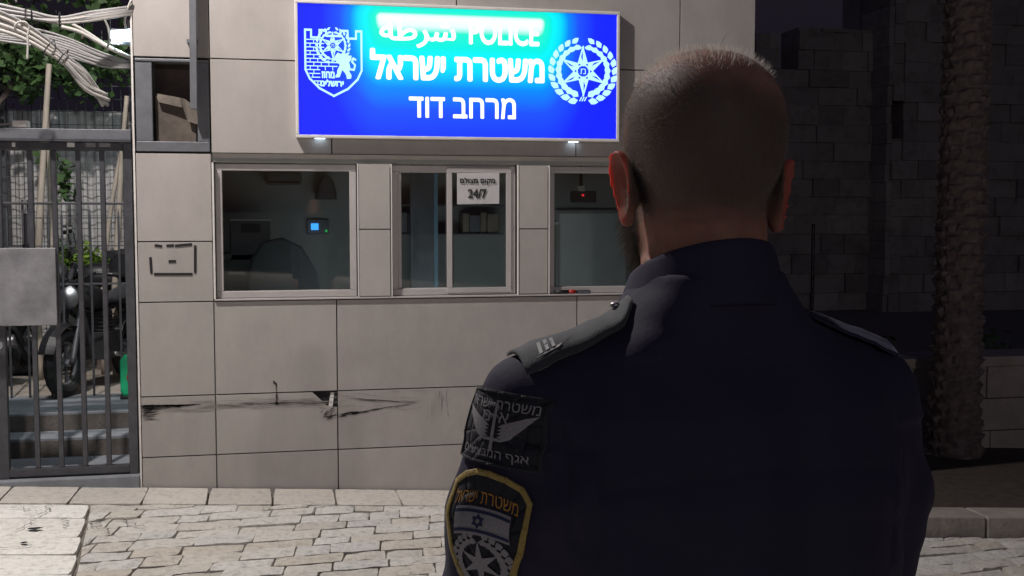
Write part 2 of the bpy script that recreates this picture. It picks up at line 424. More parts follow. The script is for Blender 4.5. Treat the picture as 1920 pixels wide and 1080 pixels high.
cf = MB(); cf.add([(-.70, .058, cz0 + .285), (-.56, .058, cz0 + .262), (-.545, .02, cz0 + .20), (-.68, .03, cz0 + .23)], [(0, 1, 2, 3)])
cf.add([(-.53, .058, cz0 + .254), (-.466, .058, cz0 + .20), (-.455, .015, cz0 + .10), (-.515, .03, cz0 + .12)], [(0, 1, 2, 3)]); cf.build('flap', M['old_card'], cbx)
# square duct running down in front of the niche
du = MB(); da, db = at(360.5, -110, -.07), at(363.5, 205, -.07); du.bar(da, db, .04, .04); du.build('duct', M['steel'], booth, bevel=.003)
for z in (2.62, 3.0): MB().box(db.x - .035, db.x + .028, -.05, -.002, z, z + .02).build('duct_bracket', M['steel'], booth)
# black tape stuck on the tile round a removed plate
for (px0, py0, px1, py1) in ((290, 460, 304, 462), (312, 461, 326, 460), (328, 461, 360, 458), (366, 460, 366, 512), (282, 482, 284, 513), (289, 514, 361, 514), (316, 490, 330, 490)):
    a, b = at(px0, py0, 0), at(px1, py1, 0); d = (b - a).normalized(); n = Vector((-d.z, 0, d.x)) * .0075
    t = MB(); vs = [a + n, a - n, b - n, b + n]
    t.add([(p.x, -.0045, p.z) for p in vs] + [(p.x, -.0025, p.z) for p in vs], [(0, 1, 2, 3), (0, 4, 5, 1), (1, 5, 6, 2), (2, 6, 7, 3), (3, 7, 4, 0)])
    t.build('tape_strip', M['black'], booth)
# scrapes and drips on the lower tiles
def sliver(mb, x, z, L, w, a=0, y=-.0028):
    c, s = math.cos(a), math.sin(a)
    pts = [(-L / 2, 0), (-L * .1, -w), (L / 2, 0), (L * .15, w)]
    mb.add([(x + p * c - q * s, y, z + p * s + q * c) for p, q in pts], [(0, 1, 2, 3)])
sc = MB(); sp = MB()
for i in range(170):
    t = random.random() ** 1.5; x = XL + .02 + t * .30
    sliver(sc, x, .478 - abs(random.gauss(0, .02)) * (1 - t) - t * .006, rnd(.02, .09), rnd(.0006, .0028), rnd(-.12, .1))
for i in range(26): sliver(sc, XL + .03 + rnd(0, .06), .40 + rnd(-.012, .06), rnd(.03, .12), rnd(.001, .003), rnd(-.1, .3))
for i in range(60): sliver(sp, rnd(-.62, .33), .462 + random.gauss(0, .016), rnd(.04, .25), rnd(.0008, .003), rnd(-.06, .06))
for i in range(34):
    x = rnd(-.36, .3); sliver(sc, x, .463 - .03 * max(0, x) + random.gauss(0, .003), rnd(.04, .16), rnd(.0006, .0018), rnd(-.05, .02))
for i in range(70):
    t = random.random(); x = .355 + t * .47; sliver(sc, x, .375 + .058 * t + random.gauss(0, .006) * (1 - t), rnd(.02, .10), rnd(.0008, .0034) * (1.2 - t), .12 + rnd(-.08, .05))
for i in range(40):
    t = random.random(); sliver(sc, .42 + t * .40, .475 - .035 * t + random.gauss(0, .004), rnd(.04, .14), rnd(.0004, .0013), -.08)
for i in range(30): sliver(sp, rnd(.36, .9), rnd(.38, .52), rnd(.05, .2), rnd(.0006, .002), rnd(-.2, .2))
for i in range(16): sliver(sc, .25 + rnd(0, .08), rnd(.36, .43), rnd(.02, .09), rnd(.001, .004), rnd(-.4, .9))
for i in range(24): sliver(sp, rnd(.9, 1.05), rnd(.33, .50), rnd(.03, .12), rnd(.0006, .0016), 1.57 + rnd(-.1, .1))
for i in range(40): sliver(sp, rnd(-.8, 1.8), rnd(.0, 1.05), rnd(.01, .05), rnd(.0004, .0014), rnd(0, 3.1))
for x, z, L, w, a in ((-.028, .585, .05, .010, 2.1), (-.022, .555, .06, .004, 1.57), (-.02, .50, .075, .008, 1.5), (-.02, .463, .03, .012, 1.6)): sliver(sc, x, z, L, w, a)
sc.build('scuff_mark', M['scuff'], booth)['kind'] = 'stuff'; sp.build('faint_scrape', M['scuff_pale'], booth)['kind'] = 'stuff'
bk = MB(); bk.add([(.308, .010, .518), (.328, .012, .516), (.318, .004, .432), (.292, .006, .428), (.296, .009, .46)], [(4, 3, 2, 1, 0)])
bk.build('broken_tile_shard', M['paper'], booth)

# inside the booth
def simple(name, label, cat, mb, mats, loc, parts=None, **k):
    e = empty(name, loc, label, cat); return e
kp = empty('wall_keypad', (.3, 2.09, 1.40), 'small wall keypad with a glowing blue screen seen through the left booth window', 'keypad')
c = at(590, 425, 2.06)
MB().box(c.x - .06, c.x + .11, 2.07, 2.099, c.z - .06, c.z + .06).build('housing', M['steel'], kp, bevel=.006)
MB().box(c.x - .028, c.x + .030, 2.062, 2.0695, c.z - .026, c.z + .026).build('screen', emit('blue_screen', (.05, .35, 1), 2.2), kp)
c2 = at(612, 433, 2.06)
MB().box(c2.x - .008, c2.x + .008, 2.062, 2.0695, c2.z - .008, c2.z + .008).build('indicator', emit('green_led', (.02, .7, .12), .9), kp)
M['chair_cloth'] = mat('chair_cloth', (.11, .115, .12), .9)
ch = empty('office_chair', (.18, 1.25, -.05), 'dark high backed office chair in the booth behind the left window', 'chair')
c = at(535, 490, 1.2)
o = MB()
prof = [(-.25, .86), (-.27, 1.1), (-.24, 1.30), (-.16, 1.42), (-.02, 1.45), (.12, 1.38), (.22, 1.2), (.26, 1.0), (.25, .86)]
o.loft([[(c.x + x, y, z) for x, z in prof] for y in (1.2, 1.22, 1.28, 1.30)]); o.build('backrest', M['chair_cloth'], ch, bevel=.02)
MB().box(c.x - .25, c.x + .25, .80, 1.25, .42, .50).build('seat', M['dark_cloth'], ch, bevel=.03)
st = MB().tube([(c.x, 1.05, -.04), (c.x, 1.05, .42)], .03)
for k in range(5): st.bar((c.x, 1.05, .02), (c.x + .28 * math.cos(k * 1.256), 1.05 + .28 * math.sin(k * 1.256), -.02), .04)
st.build('pedestal', M['black'], ch)
dk = empty('desk', (1.4, .55, -.05), 'grey counter desk inside the booth under the windows', 'desk')
MB().box(-.3, 2.85, .20, .66, .58, .62).build('desk_top', M['steel'], dk, bevel=.005)
for x in (-.25, 1.3, 2.75): MB().box(x, x + .05, .3, .62, -.05, .579).build('leg', M['steel'], dk)
wbd = empty('notice_board', (2.2, 2.09, 1.2), 'pale notice board on the booth back wall seen through the right window', 'notice board')
MB().box(2.28, 2.86, 2.075, 2.099, .95, 1.62).build('board', M['paper'], wbd)
bfm = MB(); bfm.box(2.25, 2.28, 2.06, 2.099, .92, 1.65).box(2.86, 2.89, 2.06, 2.099, .92, 1.65).box(2.28, 2.86, 2.06, 2.099, .92, .95).box(2.28, 2.86, 2.06, 2.099, 1.62, 1.65); bfm.build('board_frame', M['alu'], wbd)
mo = empty('fill_monitor', (.58, .55, .62), 'unseen monitors added low on the booth desk as fill light for the room', 'fill light')
for x in (.58, 1.58):  # screens added below the sill, out of sight, to brighten the room
    MB().box(x - .30, x + .30, .50, .54, .70, 1.06).build('casing', M['black'], mo, bevel=.008)
    MB().box(x - .28, x + .28, .541, .544, .72, 1.04).build('screen', emit('monitor_fill_glow', (.85, .92, 1), 5), mo)
    MB().box(x - .03, x + .03, .51, .53, .63, .699).box(x - .1, x + .1, .46, .60, .621, .63).build('stand', M['black'], mo)
lk = empty('filing_cabinet', (-.3, 1.9, -.05), 'grey filing cabinet standing at the back of the booth behind the chair', 'cabinet')
MB().box(-.62, .02, 1.62, 2.08, -.05, 1.32).build('carcass', M['room'], lk, bevel=.006)
for z in (.05, .48, .90):
    d = MB().box(-.60, .0, 1.60, 1.619, z, z + .38).build('drawer', M['steel'], lk, bevel=.004)
    MB().box(-.36, -.24, 1.58, 1.599, z + .27, z + .29).build('handle', M['chrome'], d)
def px_box(mb, px0, py0, px1, py1, y0, y1):
    a, q = at(px0, py1, y0), at(px1, py0, y0); return mb.box(a.x, q.x, y0, y1, a.z, q.z)
ac = empty('air_conditioner', at(535, 335, 1.9), 'dim wall mounted air conditioner high in the left booth window', 'air conditioner')
px_box(MB(), 500, 322, 566, 346, 1.88, 2.098).build('housing', M['steel'], ac, bevel=.02); px_box(MB(), 504, 340, 562, 344, 1.872, 1.879).build('louvre', M['black'], ac)
cr_ = empty('wall_cabinet', at(470, 460, 1.7), 'grey wall cabinet with a pale top at the left inside the left booth window', 'cabinet')
px_box(MB(), 434, 415, 506, 556, 1.62, 1.90).build('carcass', M['steel'], cr_, bevel=.004); px_box(MB(), 432, 411, 508, 414.6, 1.60, 1.92).build('top', M['paper'], cr_)
px_box(MB(), 452, 420, 488, 436, 1.612, 1.619).build('opening_shade', M['black'], cr_)  # black plate painted in for the dark of an opening
hk = empty('hanging_coat', at(610, 350, 2.0), 'dark coat hanging on the booth back wall in the upper right of the left window', 'coat')
m = MB(); c = at(611, 350, 1.98)
m.loft([[(c.x + x * w, y, c.z + z) for x, y in ((-1, 1.99), (-.5, 1.95), (.1, 1.97), (.6, 1.94), (1, 1.99), (0, 2.06))] for z, w in ((-.10, .085), (-.04, .08), (.04, .06), (.09, .02))]); m.build('coat_body', M['chair_cloth'], hk, smooth=True)
MB().tube([(c.x, 2.0, c.z + .09), (c.x, 2.098, c.z + .11)], .008).build('hook', M['chrome'], hk)
sh_ = empty('wall_shelf', at(800, 440, 1.9), 'grey wall shelf with files seen dimly through the middle booth window', 'shelf')
px_box(MB(), 742, 438, 945, 441, 1.85, 2.098).build('board', M['steel'], sh_)
px_box(MB(), 742, 384, 945, 387, 1.85, 2.098).build('board', M['steel'], sh_)
for px0, px1, top, m_ in ((750, 764, 398, 'steel'), (765, 781, 402, 'chair_cloth'), (783, 800, 396, 'room'), (868, 880, 400, 'card'), (881, 900, 404, 'steel'), (901, 912, 398, 'card'), (914, 935, 402, 'card')):
    px_box(MB(), px0, top, px1, 437.5, 1.88, 2.06).build('file', M[m_], sh_, bevel=.003)
dpole = empty('reflection_panel', at(819, 460, 1.8), 'made-up panel with a pale blue edge standing in for a reflection in the middle window', 'reflection')
px_box(MB(), 815, 300, 820.5, 640, 1.78, 1.83).build('reflection_strip', mat('blue_reflection', (.25, .42, .55), .5), dpole)  # blue strip paints a light reflection; the panel behind it is made up
a, q = at(770, 640, 1.84), at(815, 300, 1.84); MB().box(a.x, at(815, 300, 1.79).x - .002, 1.79, 1.825, a.z, q.z).build('leaf', M['steel'], dpole)
ls = empty('wall_shelf', at(1060, 420, 1.4), 'narrow pale shelf edge at the left of the right booth window', 'shelf')
px_box(MB(), 1030, 417, 1076, 421, 1.3, 1.6).build('board', M['paper'], ls); px_box(MB(), 1032, 421.5, 1036, 440, 1.4, 1.45).build('bracket', M['steel'], ls)
# things on the glass and ledge
nt_ = empty('paper_note', at(1090, 354, .08), 'small white note stuck inside the right booth window beside the red indicator', 'note')
c = at(1090, 354, .08); qv = MB(); qv.add([(c.x - .026, .082, c.z + .018), (c.x + .024, .082, c.z + .02), (c.x + .023, .082, c.z - .017), (c.x - .018, .082, c.z - .015)], [(0, 3, 2, 1)]); qv.build('sheet', M['paper'], nt_)
rl = empty('alarm_sensor', at(1094, 366, .6), 'black alarm sensor with a tiny red light hanging inside the right booth window', 'sensor')
c = at(1093.5, 366, .6)
MB().box(c.x - .07, c.x + .10, .61, .70, c.z - .05, c.z + .03).build('housing', M['chair_cloth'], rl, bevel=.01)
MB().box(c.x - .006, c.x + .006, .604, .6095, c.z - .006, c.z + .006).build('indicator', emit('red_led', (1, .03, .05), 1.5), rl)
MB().tube([(c.x, .66, c.z + .03), (c.x, .66, 2.749)], .012).build('stem', M['black'], rl)
a, b = at(1040, 546, .02), at(1115, 546, .02)
mk = empty('marker_pen', (a + b) / 2, 'red and black marker pen lying on the ledge below the right booth window', 'pen')
zz = 1.1195; MB().tube([(a.x, .012, zz), (a.x + .09, .013, zz)], .0125, 10).build('barrel', M['black'], mk, smooth=True)
MB().tube([(a.x + .0905, .013, zz), (a.x + .135, .0135, zz)], .0128, 10).build('cap', M['red'], mk, smooth=True)
cbk = empty('card_wallet', (a.x + .2, .02, 1.107), 'black wallet lying on the ledge right of the marker pen', 'wallet')
MB().box(a.x + .142, a.x + .235, .004, .04, 1.1065, 1.127).build('cover', M['black'], cbk, bevel=.004)
MB().box(a.x + .15, a.x + .228, .0015, .0038, 1.112, 1.121).build('card_edge', M['steel'], cbk)

# ---------------------------------------------------------------- flat figures: lettering and emblems
def text2d(s):
    """outlines of the lettering, filled contour by contour (strokes of one letter may overlap)"""
    c = bpy.data.curves.new('lettering', 'FONT'); c.body = s
    o = bpy.data.objects.new('lettering', c); COL.objects.link(o)
    dg = bpy.context.evaluated_depsgraph_get(); dg.update()
    cv = o.evaluated_get(dg).to_curve(dg); loops = []
    for sp in cv.splines:
        pts = []
        if sp.type == 'BEZIER':
            bp = sp.bezier_points; n = len(bp)
            for i in range(n):
                a, q = bp[i], bp[(i + 1) % n]
                st = (a.handle_right - a.co).cross(q.co - a.co).length + (q.handle_left - q.co).cross(q.co - a.co).length
                k = 2 if st < 1e-6 else 5
                pts += [Vector((p.x, p.y)) for p in geometry.interpolate_bezier(a.co, a.handle_right, q.handle_left, q.co, k)[:-1]]
        else: pts = [Vector((p.co.x, p.co.y)) for p in sp.points]
        q = []
        for p in pts:
            if not q or (p - q[-1]).length > 1e-5: q.append(p)
        if len(q) > 2: loops.append(q)
    area = lambda l: sum(l[i - 1].x * l[i].y - l[i].x * l[i - 1].y for i in range(len(l))) / 2
    sg = 1 if sum(area(l) for l in loops) > 0 else -1
    outer = [l for l in loops if area(l) * sg > 0]; holes = [l for l in loops if area(l) * sg <= 0]
    vs = []; fs = []
    def inside(p, l):
        r = False
        for i in range(len(l)):
            a, q = l[i - 1], l[i]
            if (a.y > p.y) != (q.y > p.y) and p.x < (q.x - a.x) * (p.y - a.y) / (q.y - a.y) + a.x: r = not r
        return r
    for l in outer:
        polys = [l] + [h for h in holes if inside(h[0], l)]; flat = [p for q in polys for p in q]; n = len(vs)
        vs += [(p.x, p.y) for p in flat]
        fs += [tuple(n + i for i in t) for t in geometry.tessellate_polygon([[Vector((p.x, p.y, 0)) for p in q] for q in polys])]
    o.to_curve_clear() if hasattr(o, 'to_curve_clear') else None
    bpy.data.objects.remove(o); bpy.data.curves.remove(c)
    x0, x1 = min(v[0] for v in vs), max(v[0] for v in vs); y0, y1 = min(v[1] for v in vs), max(v[1] for v in vs)
    return [((x - x0) / (x1 - x0), (y - y0) / (y1 - y0)) for x, y in vs], fs
class Fig:
    """flat figure: 2-D points and faces"""
    def __init__(s): s.v = []; s.f = []
    def poly(s, pts):
        n = len(s.v); s.v += [(p[0], p[1], 0) for p in pts]; s.f.append(tuple(range(n, n + len(pts)))); return s
    def stroke(s, pts, w, close=False):
        pts = [Vector(p) for p in pts]; m = len(pts)
        for i in range(m if close else m - 1):
            a, b = pts[i], pts[(i + 1) % m]; d = (b - a)
            if d.length < 1e-9: continue
            d.normalize(); n = Vector((-d.y, d.x)) * w / 2; e = d * w * .35
            s.poly([a - e + n, a - e - n, b + e - n, b + e + n])
        return s
    def put(s, o, ox=0, oy=0, sx=1, sy=1, rot=0):
        n = len(s.v); c, q = math.cos(rot), math.sin(rot)
        for x, y, k in o.v:
            x *= sx; y *= sy; s.v.append((ox + x * c - y * q, oy + x * q + y * c, k))
        s.f += [tuple(n + i for i in f) for f in o.f]; return s
    def text(s, t, x0, x1, y0, y1, bold=0, warp=None):
        vs, fs = text2d(t)      # bold: the same letters laid a hair apart
        for k, (ox, oy) in enumerate(((0, 0), (1, 0), (-1, 0), (0, 1), (0, -1), (.7, .7), (-.7, .7), (.7, -.7), (-.7, -.7)) if bold else ((0, 0),)):
            n = len(s.v)
            for x, y in vs:
                p = (x0 + (x1 - x0) * x + (ox * bold[0] * (x1 - x0) if bold else 0), y0 + (y1 - y0) * y + (oy * bold[1] * (y1 - y0) if bold else 0)); p = warp(*p) if warp else p
                s.v.append((p[0], p[1], k * .00012))
            s.f += [tuple(n + i for i in f) for f in fs]
        return s
HEB = lambda t: t[::-1]
def leaf(L, W):
    return Fig().poly([(0, 0), (L * .35, W * .5), (L * .7, W * .38), (L, 0), (L * .7, -W * .38), (L * .35, -W * .5)])
def emblem(detail=True, fat=1.0):
    f = Fig()
    for k in range(6):
        a = R(90 + 60 * k); Ro, Ri = (.80 if k in (0, 3) else .76), (.30 if detail else .25)
        tip = Vector((math.cos(a), math.sin(a))) * Ro
        l = Vector((math.cos(a + R(30)), math.sin(a + R(30)))) * Ri; r = Vector((math.cos(a - R(30)), math.sin(a - R(30)))) * Ri
        f.poly([(0, 0), r, tip]) if not detail else f.poly([Vector((math.cos(a), math.sin(a))) * .17, r, tip])
        if detail:
            c = Vector((math.cos(a), math.sin(a))) * .17
            f.stroke([l, tip], .05); f.stroke([c, tip], .03)
            g2 = (c + l + tip) / 3; f.poly([l, l.lerp(tip, .45), c.lerp(tip, .18), l.lerp(c, .9)])
        else: f.poly([(0, 0), tip, l])
    if detail:
        hx = [(math.cos(R(90 + 60 * k)) * .225, math.sin(R(90 + 60 * k)) * .225) for k in range(6)]
        f.stroke(hx, .05, True); f.text('\u05de', -.085, .085, -.09, .09)
    for s in (1, -1):
        for k in range(11):
            t = k / 10; a = R(-80 + t * 148); rr = .885
            for side in (0.07, -0.05):
                c = (math.cos(a) * (rr + side) * s, math.sin(a) * (rr + side))
                d = a + R(90) + (R(-20) if side > 0 else R(26))
                if s < 0: d = math.pi - d
                f.put(leaf(.33 * (1 - .15 * t), .125 * fat * (1 - .2 * t)), c[0], c[1], 1, 1, d)
    for k in (-1, 0, 1): f.poly([(k * .075 - .055, -.97), (k * .075 - .015, -.97), (k * .075 + .055, -.83), (k * .075 + .015, -.83)])
    return f
def wall_fig(fig, name, material, parent, ox, oz, sx, sz, y, sl=0):
    """lays a flat figure on a vertical plane facing the street"""
    m = MB(); m.add([(ox + x * sx, y - k, oz + v * sz) for x, v, k in fig.v], fig.f); return m.build(name, material, parent)

# ---------------------------------------------------------------- the lightbox sign
YS = -.055
q0, q1 = at(555, 258, YS), at(1163, 22, YS)
sx0, sx1, sz0, sz1 = q0.x, q1.x, q0.z, q1.z
sign = empty('lightbox_sign', ((sx0 + sx1) / 2, YS / 2, sz0), 'blue backlit lightbox sign with white lettering over the booth windows', 'sign')
cs = MB(); t = .019
cs.box(sx0, sx1, YS, -.003, sz0, sz0 + t); cs.box(sx0, sx1, YS, -.003, sz1 - t, sz1)
cs.box(sx0, sx0 + t, YS, -.003, sz0 + t, sz1 - t); cs.box(sx1 - t, sx1, YS, -.003, sz0 + t, sz1 - t)
cs.box(sx0 + t, sx1 - t, -.018, -.006, sz0 + t, sz1 - t)
cs.build('casing', M['white_trim'], sign, bevel=.004)
for px in (600, 1075):      # light leaking out of the drain slots under the box
    q = at(px, 262, -.02).x; MB().box(q - .03, q + .03, -.03, -.012, sz0 - .0025, sz0 - .0005).build('drain_slot', emit('slot_light', (.62, .80, 1), 7), sign)
mf = bpy.data.materials.new('lit_blue_face'); mf.use_nodes = True
N = mf.node_tree.nodes; L = mf.node_tree.links; b = N['Principled BSDF']; b.inputs['Base Color'].default_value = (.004, .006, .08, 1); b.inputs['Roughness'].default_value = .35; b.inputs['Specular IOR Level'].default_value = .15
ge = N.new('ShaderNodeNewGeometry'); sp_ = N.new('ShaderNodeSeparateXYZ'); L.new(ge.outputs['Position'], sp_.inputs[0])
def mth(op, a, b_=None, c=None):
    n = N.new('ShaderNodeMath'); n.operation = op
    for i, q in enumerate((a, b_, c)):
        if q is None: continue
        if isinstance(q, (int, float)): n.inputs[i].default_value = q
        else: L.new(q, n.inputs[i])
    return n.outputs[0]
TX, TZ, TL = at(866, 37, YS).x, at(866, 37, YS).z, .49        # tube glow painted into the face emission: centre, height, half length
dx = mth('MULTIPLY', mth('MAXIMUM', mth('SUBTRACT', mth('ABSOLUTE', mth('SUBTRACT', sp_.outputs[0], TX)), TL), 0), 2.2)
dz = mth('SUBTRACT', sp_.outputs[2], TZ)
dz = mth('MAXIMUM', mth('MULTIPLY', dz, 2.6), mth('MULTIPLY', dz, -1.0))
ds = mth('SQRT', mth('ADD', mth('MULTIPLY', dx, dx), mth('MULTIPLY', dz, dz)))
rp = N.new('ShaderNodeValToRGB'); cr = rp.color_ramp
stops = [(0, (1, 1, 1)), (.045, (.85, 1, 1)), (.085, (.02, .95, .62)), (.17, (.0, .92, .75)), (.22, (0, .95, 1)), (.31, (0, .75, 1)), (.42, (.0, .26, 1)), (.56, (.012, .085, 1)), (.8, (.008, .022, 1)), (1, (.008, .018, 1))]
cr.elements[0].position = 0; cr.elements[0].color = (1, 1, 1, 1); cr.elements[1].position = 1; cr.elements[1].color = (.008, .018, 1, 1)
for p, c in stops[1:-1]: e = cr.elements.new(p); e.color = (*c, 1)
L.new(ds, rp.inputs[0]); L.new(rp.outputs[0], b.inputs['Emission Color']); b.inputs['Emission Strength'].default_value = 1.0
MB().box(sx0 + t - .002, sx1 - t + .002, YS + .012, YS + .02, sz0 + t - .002, sz1 - t + .002).build('face', mf, sign)
M['lit_white'] = emit('lit_white', (1, 1, 1), 1.15); M['lit_pale'] = emit('lit_pale', (.50, .88, 1), 1.0)
YF = YS + .0095
def sfig(fig, name, px0, py0, px1, py1, m, unit=False):
    a, b_ = at(px0, py1, YS), at(px1, py0, YS)
    if unit: return wall_fig(fig, name, m, sign, (a.x + b_.x) / 2, (a.z + b_.z) / 2, (b_.x - a.x) / 2, (b_.z - a.z) / 2, YF)
    return wall_fig(fig, name, m, sign, a.x, a.z, b_.x - a.x, b_.z - a.z, YF)
sfig(Fig().text(HEB('משטרת ישראל'), .008, .992, .04, .96, (.0075, .042)), 'lettering', 694, 99, 1022, 149, M['lit_white'])
sfig(Fig().text(HEB('מרחב דוד'), .006, .994, .03, .97, (.0055, .03)), 'lettering', 767, 184, 968, 220, M['lit_white'])
sfig(Fig().text('POLICE', .01, .99, .03, .97, (.012, .035)), 'lettering', 880, 40, 1012, 83, M['lit_white'])
sfig(Fig().text('\ufe94\ufec3\ufeae\ufeb7', .01, .99, .03, .97, (.012, .022)), 'lettering', 712, 34, 855, 88, M['lit_white'])
sfig(emblem(True, 1.75), 'emblem', 1035, 77, 1153, 190, M['lit_pale'], True)
# district shield: a crenellated wall with a standing lion (0..1 across, 0..1 up)
sh = Fig(); W = .032
out = [(.03, .93), (.03, .40), (.10, .27), (.26, .13), (.5, .02), (.74, .13), (.90, .27), (.97, .40), (.97, .98), (.88, .98), (.88, .87), (.74, .87), (.74, .98), (.62, .98), (.62, .90), (.5, .90)]
sh.stroke(out, W); sh.stroke([(.5, .90), (.38, .90), (.38, .98), (.27, .98), (.27, .87), (.13, .87), (.13, .98), (.03, .98), (.03, .92)], W)
for r_ in range(14):
    z0 = .84 - r_ * .055
    if .27 < z0 < .42: xe = .27
    elif z0 <= .27: xe = .27
    else: xe = .56 if z0 < .62 else .34
    xs_ = .05 + max(0, (.40 - z0)) * .75
    if z0 < .12: continue
    if xs_ < xe: sh.stroke([(xs_, z0), (xe, z0)], .014)
    xb = xs_ + (.06 if r_ % 2 else .12)
    while xb < xe - .02:
        sh.stroke([(xb, z0), (xb, z0 - .055)], .013); xb += .125
lion = [(.52, .60), (.57, .66), (.62, .64), (.68, .66), (.74, .62), (.80, .62), (.80, .56), (.76, .52), (.78, .45), (.76, .38), (.80, .33), (.79, .28), (.72, .275), (.72, .31), (.69, .36), (.64, .41), (.60, .36), (.60, .30), (.53, .29), (.53, .32), (.555, .34), (.56, .40), (.60, .47), (.59, .52), (.55, .545), (.50, .55)]
cxl = (.68, .5)
for i in range(len(lion)): sh.poly([cxl, lion[i], lion[(i + 1) % len(lion)]])
sh.stroke([(.77, .42), (.84, .41), (.86, .48), (.81, .53), (.83, .58), (.87, .56)], .03)
sh.put(emblem(True, 1.3), .49, .76, .27, .25)
sh.text(HEB('מחוז'), .30, .51, .285, .375, (.03, .08)); sh.text(HEB('ירושלים'), .28, .66, .165, .255, (.02, .08))
sfig(sh, 'shield_emblem', 570, 56, 681, 181, M['lit_pale'])

# ---------------------------------------------------------------- paper notice on the sliding sash
a, b_ = at(857, 383, .036), at(936, 325, .036)
nz = empty('paper_notice', ((a.x + b_.x) / 2, .036, a.z), 'creased white paper notice reading 24/7 taped inside the top of the middle window', 'notice')
m = MB(); n = 10
for i in range(n + 1):
    for j in range(n + 1):
        u, v_ = i / n, j / n
        m.v.append((a.x + (b_.x - a.x) * u, .036 - .004 * abs(noise.noise(Vector((u * 3, v_ * 3, 2)))) * (1 if 0 < i < n else .4), a.z + (b_.z - a.z) * v_ + .004 * u))
for i in range(n):
    for j in range(n):
        q = i * (n + 1) + j; m.f.append((q, q + n + 1, q + n + 2, q + 1)); m.mi.append(0)
m.build('sheet', mat('notice_paper', (.52, .50, .51), .5, var=.08), nz, smooth=True)
def nfig(s, px0, py0, px1, py1, bold):
    p, q = at(px0, py1, .03), at(px1, py0, .03); wall_fig(Fig().text(s, 0, 1, 0, 1, bold), 'lettering', M['ink'], nz, p.x, p.z, q.x - p.x, q.z - p.z, .0305)
nfig(HEB('מקום מצולם'), 863, 334, 928, 346, (.006, .05)); nfig('24/7', 878, 355, 912, 371, (.02, .035))
# ---------------------------------------------------------------- street lamp (the light over the square)
LX, LY, LZ = -1.65, -1.8, 5.5
sl_ = empty('street_lamp', (-3.3, -3.6, zg(-3.3)), 'tall grey street lamp on a curved arm lighting the square left of the camera', 'street lamp')
p = MB(); p.tube([(-3.3, -3.6, zg(-3.3)), (-3.3, -3.6, 5.85)], [.075, .05], 12); p.tube([(-3.3, -3.6, zg(-3.3)), (-3.3, -3.6, .35)], .11, 12); p.build('pole', M['steel'], sl_, smooth=True)
MB().tube(curve_pts([(-3.3, -3.6, 5.75), (-3.0, -3.4, 6.0), (-2.4, -3.0, 6.0), (LX - .1, LY - .08, LZ + .12)]), .03, 10).build('arm', M['steel'], sl_, smooth=True)
h = MB(); h.loft([[(LX + r * math.cos(k * .3927), LY + r * math.sin(k * .3927), LZ + z) for k in range(16)] for r, z in ((.17, .03), (.18, .06), (.12, .13), (.04, .17))]); h.build('lamp_head', M['steel'], sl_, smooth=True)
MB().loft([[(LX + r * math.cos(k * .3927), LY + r * math.sin(k * .3927), LZ + z) for k in range(16)] for r, z in ((.13, .022), (.13, .028))]).build('diffuser', emit('lamp_diffuser', (1, .88, .74), 6), sl_)
ld = bpy.data.lights.new('street_light', 'SPOT'); ld.energy = LAMP_W = 1090; ld.color = (1, .94, .90); ld.spot_size = R(150); ld.spot_blend = .55; ld.shadow_soft_size = .07
lo = bpy.data.objects.new('street_light', ld); COL.objects.link(lo); lo.location = (LX, LY, LZ - .02)
lo.rotation_euler = (Vector((-.8, -1.1, 0)) - Vector((LX, LY, LZ))).to_track_quat('-Z', 'Y').to_euler()

s2 = sl_.copy(); COL.objects.link(s2); s2.location = (2.5, -24, zg(2.5)); s2.rotation_euler.z = R(190)  # lamp added out of view as weak fill from behind
s2['label'] = 'added grey street lamp far across the square, unseen fill behind the officer'
for o in (sl_, s2): o['group'] = 'street lamps round the square'
for ch_ in sl_.children:
    o = ch_.copy(); COL.objects.link(o); o.parent = s2
l2 = bpy.data.lights.new('far_fill_light', 'SPOT'); l2.energy = FAR_W = 1900; l2.color = (1, .92, .88); l2.spot_size = R(165); l2.spot_blend = .3; l2.shadow_soft_size = .12
q = bpy.data.objects.new('far_fill_light', l2); COL.objects.link(q); q.location = s2.matrix_basis @ (Vector((LX, LY, LZ - .02)) - sl_.location)
q.rotation_euler = (Vector((.5, -4, 0)) - q.location).to_track_quat('-Z', 'Y').to_euler()

# ---------------------------------------------------------------- security gate left of the booth
YG = .05
gx0, gx1 = -1.60, -.835
gate = empty('security_gate', ((gx0 + gx1) / 2, YG, .08), 'dark barred steel gate with a lock plate left of the tiled booth', 'gate')
f = MB()
f.box(gx0 - .02, gx0 + .035, YG - .02, YG + .03, .06, 2.035); f.box(gx1 - .055, gx1 - .004, YG - .02, YG + .03, .05, 2.035)
f.box(gx0 + .035, gx1 - .055, YG - .02, YG + .03, 1.99, 2.035); f.box(gx0 + .035, gx1 - .055, YG - .02, YG + .03, .07, .115)
f.box(gx0 + .035, gx1 - .055, YG + .0, YG + .016, 1.672, 1.688)
f.build('gate_frame', M['gate'], gate, bevel=.003)
for x in (-1.408, -1.276, -1.142, -1.008):
    MB().box(x - .014, x + .014, YG - .013, YG + .015, .116, 1.989).build('bar', M['gate'], gate, bevel=.003)
for px0, px1, m_ in ((24, 30, 'paper'), (127, 141, 'paper'), (162, 180, 'plate'), (187, 208, 'plate')):
    a, b_ = at(px0, 276, YG), at(px1, 268, YG)
    MB().box(a.x, b_.x, YG - .0225, YG - .0205, a.z, b_.z).build('sticker', M[m_], gate)
pl = MB().box(gx0 - .06, -1.272, YG - .05, YG - .022, .968, 1.42).build('lock_plate', M['plate'], gate, bevel=.004)
f = MB().tube([(-1.585, YG - .052, .86), (-1.585, YG - .09, .86)], .022, 12); f.build('lock_cylinder', M['chrome'], gate)
